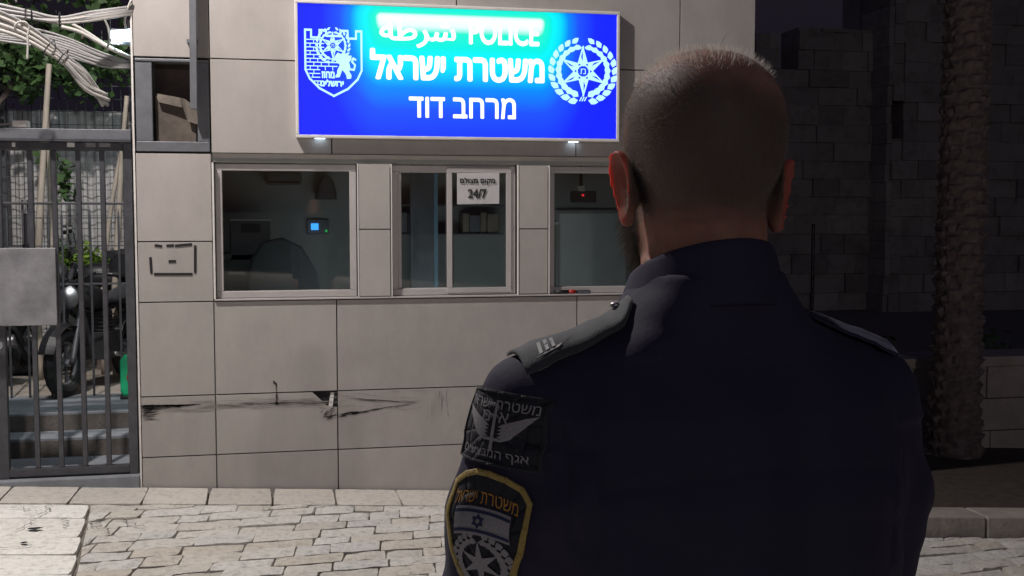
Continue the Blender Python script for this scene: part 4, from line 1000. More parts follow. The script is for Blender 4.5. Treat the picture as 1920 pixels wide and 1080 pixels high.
# ---------------------------------------------------------------- the officer: solid shapes blended into single surfaces
class Solid:
    """smoothly blended solids on a grid; local frame: x right, y forward, z up from the soles"""
    def __init__(s): s.p = []
    def add(s, fn, lo, hi, k=.01, sub=False): s.p.append((fn, np.array(lo), np.array(hi), k, sub)); return s
    def ell(s, c, r, k=.01, rot=0, sub=False, p=2.0, rzb=None, axis=2):
        c = np.array(c, float); r = np.array(r, float); ca_, sa_ = math.cos(rot), math.sin(rot)
        def fn(x, y, z):
            x = x - c[0]; y = y - c[1]; z = z - c[2]
            if rot:
                if axis == 2: x, y = x * ca_ + y * sa_, -x * sa_ + y * ca_
                elif axis == 0: y, z = y * ca_ + z * sa_, -y * sa_ + z * ca_
                else: x, z = x * ca_ + z * sa_, -x * sa_ + z * ca_
            rz = r[2] if rzb is None else np.where(z < 0, rzb, r[2])
            if p == 2:
                k0 = np.sqrt((x / r[0]) ** 2 + (y / r[1]) ** 2 + (z / rz) ** 2)
                k1 = np.sqrt((x / r[0] ** 2) ** 2 + (y / r[1] ** 2) ** 2 + (z / rz ** 2) ** 2)
                return k0 * (k0 - 1) / np.maximum(k1, 1e-6)
            n = (np.abs(x / r[0]) ** p + np.abs(y / r[1]) ** p + np.abs(z / rz) ** p) ** (1 / p)
            return (n - 1) * r.min()
        m = max(r.max(), rzb or 0); return s.add(fn, c - m, c + m, k, sub)
    def cap(s, a, b, ra, rb, k=.01, sub=False):
        a = np.array(a, float); b = np.array(b, float); d = b - a; L2 = d @ d
        def fn(x, y, z):
            t = np.clip(((x - a[0]) * d[0] + (y - a[1]) * d[1] + (z - a[2]) * d[2]) / L2, 0, 1)
            return np.sqrt((x - a[0] - t * d[0]) ** 2 + (y - a[1] - t * d[1]) ** 2 + (z - a[2] - t * d[2]) ** 2) - (ra + (rb - ra) * t)
        m = max(ra, rb); return s.add(fn, np.minimum(a, b) - m, np.maximum(a, b) + m, k, sub)
    def prof(s, zs, A, Bq, Yc, k=.02, p=2.4, Xc=0):
        zs = np.array(zs)
        def fn(x, y, z):
            a = np.interp(z, zs, A); b = np.interp(z, zs, Bq); yc = np.interp(z, zs, Yc)
            n = (np.abs((x - Xc) / a) ** p + np.abs((y - yc) / b) ** p) ** (1 / p)
            d = (n - 1) * np.minimum(a, b)
            return np.maximum(d, np.maximum(zs[0] - z, z - zs[-1]))
        m = max(max(A), max(Bq)) + .03; return s.add(fn, (Xc - m, -m, zs[0]), (Xc + m, m, zs[-1]), k)
    def val(s, x, y, z, F=None):
        F = np.full(np.broadcast(x, y, z).shape, .2) if F is None else F
        for fn, lo, hi, k, sub in s.p:
            d = fn(x, y, z)
            if sub: d = -d; h = np.clip(.5 - .5 * (F - d) / k, 0, 1); F = F * (1 - h) + d * h + k * h * (1 - h)
            else: h = np.clip(.5 + .5 * (d - F) / k, 0, 1); F = d * (1 - h) + F * h - k * h * (1 - h)
        return F
    def mesh(s, X, Y, Z):
        F = np.full((len(X), len(Y), len(Z)), .2)
        for fn, lo, hi, k, sub in s.p:
            mg = k + .012
            i0, i1 = np.searchsorted(X, lo[0] - mg), np.searchsorted(X, hi[0] + mg)
            j0, j1 = np.searchsorted(Y, lo[1] - mg), np.searchsorted(Y, hi[1] + mg)
            k0, k1 = np.searchsorted(Z, lo[2] - mg), np.searchsorted(Z, hi[2] + mg)
            if i1 <= i0 or j1 <= j0 or k1 <= k0: continue
            one = Solid(); one.p = [(fn, lo, hi, k, sub)]
            F[i0:i1, j0:j1, k0:k1] = one.val(X[i0:i1, None, None], Y[None, j0:j1, None], Z[None, None, k0:k1], F[i0:i1, j0:j1, k0:k1])
        return nets(F, X, Y, Z)
def nets(F, X, Y, Z):
    """surface nets: one vertex in every cell the surface crosses"""
    I = F < 0
    c = sum(I[a:a + I.shape[0] - 1, b:b + I.shape[1] - 1, d:d + I.shape[2] - 1].astype(np.int8) for a in (0, 1) for b in (0, 1) for d in (0, 1))
    act = np.argwhere((c > 0) & (c < 8)); idx = -np.ones(c.shape, np.int64); idx[tuple(act.T)] = np.arange(len(act))
    P = np.zeros((len(act), 3)); n = np.zeros(len(act)); ax = (X, Y, Z)
    co = [(a, b, d) for a in (0, 1) for b in (0, 1) for d in (0, 1)]
    for a in co:
        for q in range(3):
            if a[q]: continue
            b = list(a); b[q] = 1
            ia = act + a; ib = act + b; fa = F[tuple(ia.T)]; fb = F[tuple(ib.T)]
            m = (fa < 0) != (fb < 0); t = np.where(m, fa / np.where(m, fa - fb, 1), 0)
            pa = np.stack([ax[e][ia[:, e]] for e in range(3)], 1); pb = np.stack([ax[e][ib[:, e]] for e in range(3)], 1)
            P += np.where(m[:, None], pa + (pb - pa) * t[:, None], 0); n += m
    P /= n[:, None]
    quads = []
    for q in range(3):
        u, v_ = (q + 1) % 3, (q + 2) % 3
        s0 = [slice(None)] * 3; s1 = [slice(None)] * 3; s0[q] = slice(0, -1); s1[q] = slice(1, None)
        A = I[tuple(s0)]; Bm = I[tuple(s1)]; e = np.argwhere(A != Bm)
        e = e[(e[:, u] > 0) & (e[:, v_] > 0) & (e[:, u] < c.shape[u]) & (e[:, v_] < c.shape[v_])]
        du = np.zeros(3, int); du[u] = 1; dv = np.zeros(3, int); dv[v_] = 1
        g_ = np.stack([idx[tuple((e - o).T)] for o in (du + dv, dv, 0 * du, du)], 1)
        flip = ~A[tuple(e.T)]; g_[flip] = g_[flip][:, ::-1]; quads.append(g_)
    Q = np.concatenate(quads); return P, Q[(Q >= 0).all(1)]
def solid_obj(name, sol, X, Y, Z, m, parent, relax=2):
    P, Q = sol.mesh(X, Y, Z)
    nb = [np.concatenate([Q[:, i] for i in range(4)]), np.concatenate([Q[:, (i + 1) % 4] for i in range(4)])]
    for it in range(relax):      # relax, then settle back on the surface
        acc = np.zeros_like(P); cn = np.zeros(len(P))
        np.add.at(acc, nb[0], P[nb[1]]); np.add.at(acc, nb[1], P[nb[0]]); np.add.at(cn, nb[0], 1); np.add.at(cn, nb[1], 1)
        P = P * .5 + .5 * acc / cn[:, None]
    me = bpy.data.meshes.new(name); me.from_pydata(P.tolist(), [], Q.tolist()); me.materials.append(m)
    me.polygons.foreach_set('use_smooth', [True] * len(me.polygons)); me.update()
    o = bpy.data.objects.new(name, me); COL.objects.link(o); o.parent = parent; return o, P, Q
lin_ = lambda *seg: np.concatenate([np.arange(a, b, s) for a, b, s in seg])

hp = CAM + (FW * FPX + RT * (1320 - 960) - UP * (260 - 540)) * (1.10 / FPX)
man = empty('person', (hp.x, hp.y, zg(hp.x)), 'person with shaved head in a navy uniform jacket seen from behind', 'person', rz=R(6))
CX = .0
body = Solid()
# trunk and limbs
body.prof([.93, 1.1, 1.3, 1.48, 1.56, 1.62, 1.66], [.16, .155, .165, .17, .13, .075, .058], [.11, .105, .105, .092, .070, .060, .058], [0, 0, .0, 0, .0, -.010, -.012], .03)
for s in (-1, 1):
    body.cap((s * .168, 0, 1.50), (s * .212, .035, 1.23), .045, .038, .03); body.cap((s * .212, .035, 1.23), (s * .202, .12, .985), .036, .026, .015)
    body.cap((s * .09, 0, .95), (s * .10, .01, .50), .085, .058, .04); body.cap((s * .10, .01, .50), (s * .11, -.01, .09), .052, .036, .02)
    body.cap((s * .11, -.03, .045), (s * .125, .13, .03), .034, .026, .02)
    # hand: palm, four bent fingers, thumb
    w = np.array((s * .204, .125, .965))
    body.ell(w + (0, .012, -.045), (.016, .04, .052), .012)
    for i, (L_, oy) in enumerate(((.036, .034), (.041, .014), (.038, -.006), (.030, -.024))):
        a = w + np.array((0, .012 + oy * .95, -.088)); b_ = a + np.array((-s * .006, .004 + oy * .1, -L_)); c_ = b_ + np.array((-s * .018, .004, -L_ * .75)); 
        body.cap(a, b_, .0095, .0088, .006); body.cap(b_, c_, .0088, .0072, .004)
    a = w + np.array((-s * .004, .045, -.03)); b_ = a + np.array((-s * .008, .022, -.035)); c_ = b_ + np.array((-s * .006, .004, -.028))
    body.cap(a, b_, .013, .0105, .01); body.cap(b_, c_, .0105, .0085, .004)
# neck and head
body.cap((0, -.012, 1.60), (0, -.006, 1.70), .060, .0585, .02)
H0 = len(body.p)
body.ell((0, -.002, 1.795), (.0742, .0985, .074), .012, rzb=.098, p=2.15)
body.ell((0, .02, 1.79), (.070, .080, .070), .02)
body.ell((0, .048, 1.700), (.0615, .056, .062), .025)
body.ell((0, .068, 1.735), (.056, .040, .07), .02)
body.ell((0, .092, 1.646), (.020, .016, .015), .02)
for s in (-1, 1):
    body.ell((s * .043, .082, 1.722), (.018, .016, .02), .015)
    body.cap((s * .012, .104, 1.776), (s * .044, .092, 1.774), .007, .006, .012)
    body.ell((s * .032, .112, 1.757), (.016, .014, .011), .010, sub=True)
    body.ell((s * .032, .092, 1.757), (.0125, .0125, .0125), .002)
    body.ell((s * .013, .112, 1.714), (.009, .010, .008), .006)
body.cap((0, .102, 1.765), (0, .122, 1.722), .008, .011, .010)
body.ell((0, .103, 1.688), (.024, .010, .005), .004); body.ell((0, .102, 1.679), (.021, .010, .006), .004)
body.ell((0, .114, 1.6835), (.022, .006, .0015), .003, sub=True)
for s, ez, fl in ((-1, 1.738, 19), (1, 1.731, 27)):      # ears stand away from the head behind
    an = R(s * -fl); ex = s * (.0772 if s < 0 else .0800); ey = .004
    tl = -s * R(9)
    def earfn(x, y, z, ex=ex, ey=ey, ez=ez, s=s, an=an, tl=tl):
        x = x - ex; y = y - ey; z = z - ez
        x, z = x * math.cos(tl) + z * math.sin(tl), -x * math.sin(tl) + z * math.cos(tl)
        u = y * math.cos(an) - x * math.sin(an) * 1.0; v_ = (x * math.cos(an) + y * math.sin(an)) * s   # u along the ear (forward), v outward
        w_ = .0155 + .004 * np.clip(z / .03, -1, 1)
        q = np.sqrt((u / w_) ** 2 + (z / .0318) ** 2)
        disc = (q - 1) * .014
        bowl = .0035 * q ** 4 - .001
        th = np.abs(v_ - bowl) - (.0014 + .0014 * np.clip(q, 0, 1) ** 6)
        d1 = np.maximum(disc, th)
        return d1 - .0014
    body.add(earfn, (ex - .035, ey - .035, ez - .045), (ex + .035, ey + .035, ez + .045), .004)
    body.ell((s * .071, .010, ez - .004), (.010, .014, .024), .008)
    body.ell((s * .0745, .006, ez - .031), (.006, .009, .009), .006)

HT = R(-13); hc, hs = math.cos(HT), math.sin(HT)      # the head is turned a little to the right on the shoulders
def turned(fn): return lambda x, y, z: fn(x * hc + y * hs, -x * hs + y * hc, z)
for i in range(H0, len(body.p)):
    fn, lo, hi, k, sub = body.p[i]; c = (lo + hi) / 2; hw = (hi - lo) / 2; w = max(hw[0], hw[1]) * 1.2
    c2 = np.array((c[0] * hc - c[1] * hs, c[0] * hs + c[1] * hc, c[2])); hw2 = np.array((w, w, hw[2]))
    body.p[i] = (turned(fn), c2 - hw2, c2 + hw2, k, sub)
def unturn(p): return np.stack([p[:, 0] * hc + p[:, 1] * hs, -p[:, 0] * hs + p[:, 1] * hc, p[:, 2]], 1)
def turn(p): return (p[0] * hc - p[1] * hs, p[0] * hs + p[1] * hc, p[2])
sk = bpy.data.materials.new('skin'); sk.use_nodes = True; N = sk.node_tree.nodes; L = sk.node_tree.links; b = N['Principled BSDF']
at_ = N.new('ShaderNodeAttribute'); at_.attribute_name = 'stubble'
tc = N.new('ShaderNodeTexCoord'); nz1 = N.new('ShaderNodeTexNoise'); nz1.inputs['Scale'].default_value = 45; nz1.inputs['Detail'].default_value = 6; L.new(tc.outputs['Object'], nz1.inputs['Vector'])
r1 = N.new('ShaderNodeValToRGB'); r1.color_ramp.elements[0].color = (.27, .125, .09, 1); r1.color_ramp.elements[1].color = (.38, .205, .155, 1); r1.color_ramp.elements[0].position = .3; r1.color_ramp.elements[1].position = .7; L.new(nz1.outputs[0], r1.inputs[0])
nz2 = N.new('ShaderNodeTexNoise'); nz2.inputs['Scale'].default_value = 900; nz2.inputs['Detail'].default_value = 3; L.new(tc.outputs['Object'], nz2.inputs['Vector'])
r2 = N.new('ShaderNodeValToRGB'); r2.color_ramp.elements[0].color = (.068, .053, .049, 1); r2.color_ramp.elements[1].color = (.115, .088, .078, 1); r2.color_ramp.elements[0].position = .35; r2.color_ramp.elements[1].position = .65; L.new(nz2.outputs[0], r2.inputs[0])
mx = N.new('ShaderNodeMix'); mx.data_type = 'RGBA'; L.new(at_.outputs['Fac'], mx.inputs[0]); ea = N.new('ShaderNodeAttribute'); ea.attribute_name = 'ear'; mx0 = N.new('ShaderNodeMix'); mx0.data_type = 'RGBA'; L.new(ea.outputs['Fac'], mx0.inputs[0]); L.new(r1.outputs[0], mx0.inputs[6]); mx0.inputs[7].default_value = (.34, .095, .07, 1); L.new(mx0.outputs[2], mx.inputs[6]); L.new(r2.outputs[0], mx.inputs[7]); L.new(mx.outputs[2], b.inputs['Base Color'])
b.inputs['Subsurface Weight'].default_value = .9; b.inputs['Subsurface Radius'].default_value = (1, .09, .035); b.inputs['Subsurface Scale'].default_value = .013
b.inputs['Roughness'].default_value = .62; b.inputs['Specular IOR Level'].default_value = .3
bp = N.new('ShaderNodeBump'); bp.inputs['Strength'].default_value = .18; bp.inputs['Distance'].default_value = .002; L.new(nz2.outputs[0], bp.inputs['Height']); L.new(bp.outputs[0], b.inputs['Normal'])
Xg = lin_((-.30, -.125, .0045), (-.125, .125, .0022), (.125, .30, .0045)); Yg = lin_((-.16, -.12, .005), (-.12, .14, .0025), (.14, .22, .004)); Zg = lin_((-.02, .80, .009), (.80, 1.0, .004), (1.0, 1.60, .009), (1.60, 1.89, .0022))
bo, P, Q = solid_obj('body', body, Xg, Yg, Zg, sk, man, 2)
for zc, dp in ((1.704, .0016), (1.716, .0011)):      # creases at the nape
    w_ = np.exp(-((P[:, 2] - zc - .06 * np.abs(P[:, 0])) / .0022) ** 2) * (P[:, 1] < .01) * (np.abs(P[:, 0]) < .06)
    P[:, 1] += dp * w_
bo.data.vertices.foreach_set('co', P.ravel()); bo.data.update()
def smooth01(a, lo, hi): t = np.clip((a - lo) / (hi - lo), 0, 1); return t * t * (3 - 2 * t)
x, y, z = unturn(P).T
head = z > 1.6
hl = 1.700 + .0 * y                                   # nape hairline
nzv = np.array([noise.noise(Vector((p[0] * 38, p[1] * 38, p[2] * 38))) if p[2] > 1.6 else 0 for p in P])
side = smooth01(z, 1.690, 1.735) * (1 - smooth01(y, .055, .085)) * (1 - smooth01(np.abs(x), .0755, .079))
bald = smooth01(z + .10 * (y + .06) + .35 * (x - .012) + nzv * .008, 1.805, 1.845) * .95
brd = smooth01(y, .018, .04) * (1 - smooth01(z, 1.705, 1.722)) * smooth01(z, 1.605, 1.63)
stub = np.clip(side * (1 - .80 * bald) * .92 + brd, 0, 1) * head
ear = smooth01(np.abs(x), .0755, .080) * (z > 1.68) * (z < 1.79)
e_ = bo.data.attributes.new('ear', 'FLOAT', 'POINT'); e_.data.foreach_set('value', ear.astype(np.float32))
a_ = bo.data.attributes.new('stubble', 'FLOAT', 'POINT'); a_.data.foreach_set('value', stub.astype(np.float32))
# eyes
for s in (-1, 1):
    e = MB(); rings = [[(s * .032 + r * math.cos(k * .5236), .092 + d, 1.757 + r * math.sin(k * .5236)) for k in range(12)] for r, d in ((.0065, .0112), (.0055, .0120), (.002, .0131))]; rings = [[turn(p_) for p_ in r_] for r_ in rings]
    e.loft(rings); e.build('iris', mat('iris', (.06, .035, .02), .15), man, local=True)
# hair: short blades rooted on the scalp
C4 = P[Q].mean(1); Nrm = np.cross(P[Q[:, 2]] - P[Q[:, 0]], P[Q[:, 3]] - P[Q[:, 1]]); ar = np.linalg.norm(Nrm, axis=1); Nrm /= np.maximum(ar, 1e-12)[:, None]
def hair_mat(name, col):      # thin hairs glow when lit from behind
    m = bpy.data.materials.new(name); m.use_nodes = True; N = m.node_tree.nodes; L = m.node_tree.links; N.remove(N['Principled BSDF'])
    d_ = N.new('ShaderNodeBsdfDiffuse'); t_ = N.new('ShaderNodeBsdfTranslucent'); x_ = N.new('ShaderNodeMixShader'); x_.inputs[0].default_value = .5
    d_.inputs[0].default_value = (*col, 1); t_.inputs[0].default_value = (*col, 1); L.new(d_.outputs[0], x_.inputs[1]); L.new(t_.outputs[0], x_.inputs[2]); L.new(x_.outputs[0], N['Material Output'].inputs[0]); return m
M['hair_grey'] = hair_mat('hair_strands', (.27, .225, .20)); M['hair_pale'] = hair_mat('fuzz_strands', (.7, .65, .6)); M['hair_dark'] = hair_mat('beard_strands', (.09, .075, .065))  # crown fuzz coloured paler to carry the rim light
cx_, cy_, cz_ = unturn(C4).T
sv = stub[Q].mean(1)
rg = np.random.default_rng(5)
def strands(name, prob, length, lean, w, m, n):
    pr = prob * ar; pr = pr / pr.sum(); ids = rg.choice(len(pr), n, p=pr); mb = MB()
    for i in ids:
        c = P[Q[i]]; uu = rg.dirichlet((1, 1, 1, 1)); p_ = uu @ c; nn_ = Nrm[i]
        d = nn_ + np.array(lean(p_)) + rg.normal(0, .35, 3); d /= np.linalg.norm(d); ln = length(p_) * rg.uniform(.5, 1.3)
        sd = np.cross(d, rg.normal(0, 1, 3)); sd /= np.linalg.norm(sd); mid_ = p_ + d * ln * .55; tip = p_ + d * ln + np.array(lean(p_)) * ln * .35
        b0 = len(mb.v); mb.v += [tuple(p_ + sd * w), tuple(p_ - sd * w), tuple(mid_ - sd * w * .8), tuple(mid_ + sd * w * .8), tuple(tip)]
        mb.f += [(b0, b0 + 1, b0 + 2, b0 + 3), (b0 + 3, b0 + 2, b0 + 4)]; mb.mi += [0, 0]
    return mb.build(name, m, man, local=True)
scalp = (cz_ > 1.70) & (cy_ < .07) & (np.abs(cx_) < .078)
topm = smooth01(cz_ + .10 * (cy_ + .06), 1.835, 1.86)
strands('hair', np.where(scalp, np.clip(sv, .0, 1) * (1 - topm), 0) + 1e-12, lambda p: .0034, lambda p: (0, -.15, -.5), .00010, M['hair_grey'], 24000)
strands('crown_fuzz', np.where(scalp, topm * (cy_ < .085), 0) + 1e-12, lambda p: .0062, lambda p: (0, -.1, .35), .00011, M['hair_pale'], 4600)
bm_ = brd[Q].mean(1) * (cz_ > 1.60)
strands('beard', bm_ + 1e-12, lambda p: .016, lambda p: (-.25 if p[0] < 0 else .25, .0, -.9), .0002, M['hair_dark'], 8000)
sh_ = MB(); q = [(.010 + .004 * t * t, -.01, 1.866 + .030 * t * (1 - .1 * t)) for t in (0, .3, .6, 1)]
sh_.tube([(q_[0] + .012 * i * i / 9, q_[1], q_[2]) for i, q_ in enumerate(q)], [.00022, .0002, .00018, .0001], 4)
for i in range(9): a = rnd(0, 6.28); sh_.tube([(.03 * math.cos(a), .03 * math.sin(a), 1.862), (.034 * math.cos(a) + .003, .034 * math.sin(a), 1.868), (.036 * math.cos(a) + .006, .036 * math.sin(a), 1.875 - rnd(0, .004))], [.00018, .00016, .0001], 4)
sh_.build('stray_hair', M['hair_pale'], man, local=True)

# jacket
cl = bpy.data.materials.new('navy_twill'); cl.use_nodes = True; N = cl.node_tree.nodes; L = cl.node_tree.links; b = N['Principled BSDF']
b.inputs['Base Color'].default_value = (.030, .0265, .052, 1); b.inputs['Roughness'].default_value = .78; b.inputs['Specular IOR Level'].default_value = .22
b.inputs['Sheen Weight'].default_value = .06; b.inputs['Sheen Roughness'].default_value = .35; b.inputs['Sheen Tint'].default_value = (.7, .75, .9, 1)
tc = N.new('ShaderNodeTexCoord'); n1 = N.new('ShaderNodeTexNoise'); n1.inputs['Scale'].default_value = 16; n1.inputs['Detail'].default_value = 5; L.new(tc.outputs['Object'], n1.inputs['Vector'])
n2 = N.new('ShaderNodeTexNoise'); n2.inputs['Scale'].default_value = 1100; L.new(tc.outputs['Object'], n2.inputs['Vector'])
b1 = N.new('ShaderNodeBump'); b1.inputs['Strength'].default_value = .28; b1.inputs['Distance'].default_value = .012; L.new(n1.outputs[0], b1.inputs['Height'])
b2 = N.new('ShaderNodeBump'); b2.inputs['Strength'].default_value = .3; b2.inputs['Distance'].default_value = .001; L.new(n2.outputs[0], b2.inputs['Height']); L.new(b1.outputs[0], b2.inputs['Normal']); L.new(b2.outputs[0], b.inputs['Normal'])
M['navy'] = cl
jk = Solid()
jk.prof([.93, 1.0, 1.15, 1.33, 1.45, 1.53, 1.575, 1.608, 1.64, 1.655], [.192, .186, .182, .195, .200, .187, .150, .098, .073, .066], [.135, .13, .125, .132, .133, .110, .084, .076, .072, .068], [.005, .0, -.002, -.005, -.006, -.008, -.010, -.012, -.012, -.012], .03, 2.6)
for s in (-1, 1):
    jk.cap((s * .120, -.012, 1.572), (s * .176, -.006, 1.532), .022, .040, .035)
    jk.cap((s * (.182 if s > 0 else .171), -.002, 1.520), (s * (.201 + .011 * (s > 0)), .006, 1.42), .0575, .056, .030); jk.cap((s * (.201 + .011 * (s > 0)), .006, 1.42), (s * (.220 if s < 0 else .207), .040, 1.24), .056, .051, .012)
    jk.cap((s * (.220 if s < 0 else .207), .040, 1.24), (s * .205, .122, 1.0), .050, .038, .015)
Xg = lin_((-.30, .30, .0048)); Yg = lin_((-.18, .22, .0048)); Zg = lin_((.92, 1.67, .0048))
jo, JP, JQ = solid_obj('jacket', jk, Xg, Yg, Zg, cl, man, 3)
JN = np.zeros_like(JP); fn_ = np.cross(JP[JQ[:, 2]] - JP[JQ[:, 0]], JP[JQ[:, 3]] - JP[JQ[:, 1]])
for i in range(4): np.add.at(JN, JQ[:, i], fn_)
JN /= np.maximum(np.linalg.norm(JN, axis=1), 1e-12)[:, None]
for i, p in enumerate(JP):          # cloth folds: long soft ones down the back, tighter ones round the sleeves
    ax_ = abs(p[0])
    if ax_ > .15 and p[2] < 1.5:
        w = noise.noise(Vector((p[0] * 7, p[1] * 7, p[2] * 24 + ax_ * 26))) * .0060 + noise.noise(Vector((p[0] * 20, p[1] * 20, p[2] * 45))) * .0015
    else:
        w = noise.noise(Vector((p[0] * 13, p[1] * 5, p[2] * 4.5 + ax_ * 9))) * .0085 + noise.noise(Vector((p[0] * 9 + p[2] * 14, 7, p[2] * 9 - ax_ * 12))) * .004 + noise.noise(Vector((p[0] * 25, 3, p[2] * 14))) * .0016
        w += -.004 * math.exp(-((p[2] - (1.485 - ax_ * .1)) / .006) ** 2) * (p[1] < -.04) * .4
    seam = math.exp(-((ax_ - (.182 - (1.58 - p[2]) * .08)) / .004) ** 2) * (p[2] > 1.42)
    JP[i] = p + JN[i] * (w * min(1, (p[2] - .92) * 8) * (1 if p[2] < 1.58 else .5) - .0022 * seam)
jo.data.vertices.foreach_set('co', JP.ravel()); jo.data.update()
bvh = BVHTree.FromPolygons([tuple(p) for p in JP], [tuple(int(i) for i in q) for q in JQ])

# collar folded over, high at the nape and dropping to the open front
cm = MB(); n = 44; rings = []
def colpt(phi, r, z, dy=0): r = .0615 + (r - .0615) * .72; return (r * math.sin(phi), -.012 - r * math.cos(phi) * 1.04 + dy, z)
prof_ = []
for i in range(n):
    ph = -2.62 + 5.24 * i / (n - 1); c = (math.cos(ph) + 1) / 2; c = c ** .85
    zt = 1.628 + .062 * c; zb = 1.592 + .040 * c; f_ = 1 - c
    pts = [colpt(ph, .0615 + .012 * f_, zb - .005, .02 * f_), colpt(ph, .0625 + .010 * f_, zt - .006, .03 * f_), colpt(ph, .0640 + .010 * f_, zt, .03 * f_), colpt(ph, .0672 + .010 * f_, zt - .004, .03 * f_), colpt(ph, .0755 + .012 * f_, (zt + zb) / 2 - .004, .03 * f_), colpt(ph, .0845 + .012 * f_, zb - .004, .035 * f_), colpt(ph, .0825 + .012 * f_, zb - .007, .035 * f_), colpt(ph, .070 + .011 * f_, (zt + zb) / 2 - .008, .03 * f_)]
    rings.append(pts)
for r_ in rings: cm.v += r_
for i in range(n - 1):
    for k in range(8):
        k2 = (k + 1) % 8; cm.f.append((i * 8 + k, i * 8 + k2, (i + 1) * 8 + k2, (i + 1) * 8 + k)); cm.mi.append(0)
cm.f += [tuple(range(8))[::-1], tuple((n - 1) * 8 + k for k in range(8))]; cm.mi += [0, 0]
cm.build('collar', cl, man, local=True, smooth=True, subd=1)

# epaulettes
ep_lit_cloth = mat('epaulette_lit_cloth', (.05, .056, .066), .7, var=.15, scale=40, sheen=.25, bump=.25, bscale=700, spec=.3)  # left strap only: light falling on it is put into the paler colour
def strap(s):
    x0, x1 = .086, .198; top = []; ns, nw = 16, 6
    for i in range(ns + 1):
        t = i / ns; xx = x0 + (x1 - x0) * t; hw = .031 if t > .16 else .031 * (.35 + .65 * t / .16); row = []
        for j in range(nw + 1):
            yy = -.014 + (j / nw * 2 - 1) * hw
            h_ = bvh.ray_cast(Vector((s * min(xx, .178), yy, 1.9)), Vector((0, 0, -1)))
            zz = h_[0].z if h_[0] else 1.55
            if xx > .178: zz -= (xx - .178) * .38
            row.append(Vector((s * xx, yy, zz)))
        top.append(row)
    ctr = [max(r_, key=lambda v: v.z).z for r_ in top]
    m_ = MB(); nwv = nw + 1
    for off in (.0095, .006):
        for i, r_ in enumerate(top):
            for j, v_ in enumerate(r_):
                fl_ = abs(j / nw * 2 - 1); m_.v.append((v_.x, v_.y, ctr[i] * .35 + v_.z * .65 + off - .003 * fl_ ** 2 + .0016 * noise.noise(Vector((v_.x * 45, v_.y * 30, 3)))))
    S = (ns + 1) * nwv
    for i in range(ns):
        for j in range(nw):
            q = (i * nwv + j, (i + 1) * nwv + j, (i + 1) * nwv + j + 1, i * nwv + j + 1)
            if s > 0: m_.f += [q, tuple(S + k for k in q[::-1])]
            else: m_.f += [q[::-1], tuple(S + k for k in q)]
            m_.mi += [0, 0]
    rim = [i * nwv for i in range(ns + 1)] + [ns * nwv + j for j in range(1, nwv)] + [i * nwv + nw for i in range(ns - 1, -1, -1)] + [j for j in range(nw - 1, 0, -1)]
    for a_, c_ in zip(rim, rim[1:] + rim[:1]): m_.f.append((a_, c_, S + c_, S + a_)); m_.mi.append(0)
    def surf(t, w):
        i = min(int(t * ns), ns - 1); f_ = t * ns - i; hw = .031; q = min(max((w / hw + 1) / 2 * nw, 0), nw - 1e-6); j = int(q); g_ = q - j
        zz = [(m_.v[(i + a) * nwv + j][2] * (1 - g_) + m_.v[(i + a) * nwv + j + 1][2] * g_) for a in (0, 1)]
        return zz[0] * (1 - f_) + zz[1] * f_ + .0012
    o = m_.build('epaulette', ep_lit_cloth if s < 0 else cl, man, local=True, smooth=True)
    bt = MB(); bz = ctr[1] + .0085
    bt.loft([[(s * (x0 + .010) + r_ * math.cos(k * .5236), -.006 + r_ * math.sin(k * .5236), bz + d) for k in range(12)] for r_, d in ((.0048, -.002), (.005, .001), (.003, .0025))]); bt.build('button', M['chrome'], o, local=True, smooth=True)
    return o, lambda t, w: Vector((s * (x0 + (x1 - x0) * t), -.014 + w, surf(t, w)))
eo, ef = strap(-1); strap(1)
rk = MB(); M['thread'] = mat('pale_thread', (.42, .42, .42), .7, var=.15, scale=400)
def onstrap(p4): rk.add([ef(t, w) for t, w in p4], [(0, 1, 2, 3)])
for k in range(3): t0 = .86 - k * .055; onstrap([(t0, -.020), (t0 - .028, -.020), (t0 - .05, -.003), (t0 - .022, -.003)])
onstrap([(.89, -.022), (.70, -.0225), (.50, -.006), (.66, -.019)])
rk.build('rank_chevron', M['thread'], eo, local=True)

# sleeve patches, wrapped on the cloth
def wrap(fig, name, m, centre, nrm, upv, sx, sy, off, parent, thick=0, sub=.007):
    nrm = Vector(nrm).normalized(); upv = Vector(upv); upv = (upv - nrm * upv.dot(nrm)).normalized(); rv = upv.cross(nrm)
    bm = bmesh.new(); vs = [bm.verts.new((x_ * sx, y_ * sy, 0)) for x_, y_, _k in fig.v]
    for f_ in fig.f:
        try: bm.faces.new([vs[i] for i in f_])
        except ValueError: pass
    bmesh.ops.triangulate(bm, faces=bm.faces[:])
    for it in range(5):
        ed = [e_ for e_ in bm.edges if e_.calc_length() > sub]
        if not ed: break
        bmesh.ops.subdivide_edges(bm, edges=ed, cuts=1); bmesh.ops.triangulate(bm, faces=[f_ for f_ in bm.faces if len(f_.verts) > 3])
    for v_ in bm.verts:
        o_ = Vector(centre) + rv * v_.co.x + upv * v_.co.y
        h_ = bvh.ray_cast(o_ + nrm * .12, -nrm)
        if h_[0] is None: h_ = bvh.find_nearest(o_)
        v_.co = h_[0] + nrm * off * .45 + h_[1] * off * .55
    me = bpy.data.meshes.new(name); bm.to_mesh(me); bm.free(); me.materials.append(m); me.update()
    o = bpy.data.objects.new(name, me); COL.objects.link(o); o.parent = parent
    for p_ in me.polygons: p_.use_smooth = True
    if thick:
        q = o.modifiers.new('thickness', 'SOLIDIFY'); q.thickness = thick; q.offset = -1
        # faces should point outward
        if sum((p_.normal.dot(nrm)) * p_.area for p_ in me.polygons) < 0: me.flip_normals()
    return o
PN = (-math.cos(R(30)), -math.sin(R(30)), .10); PU = (-.10, -.10, 1)
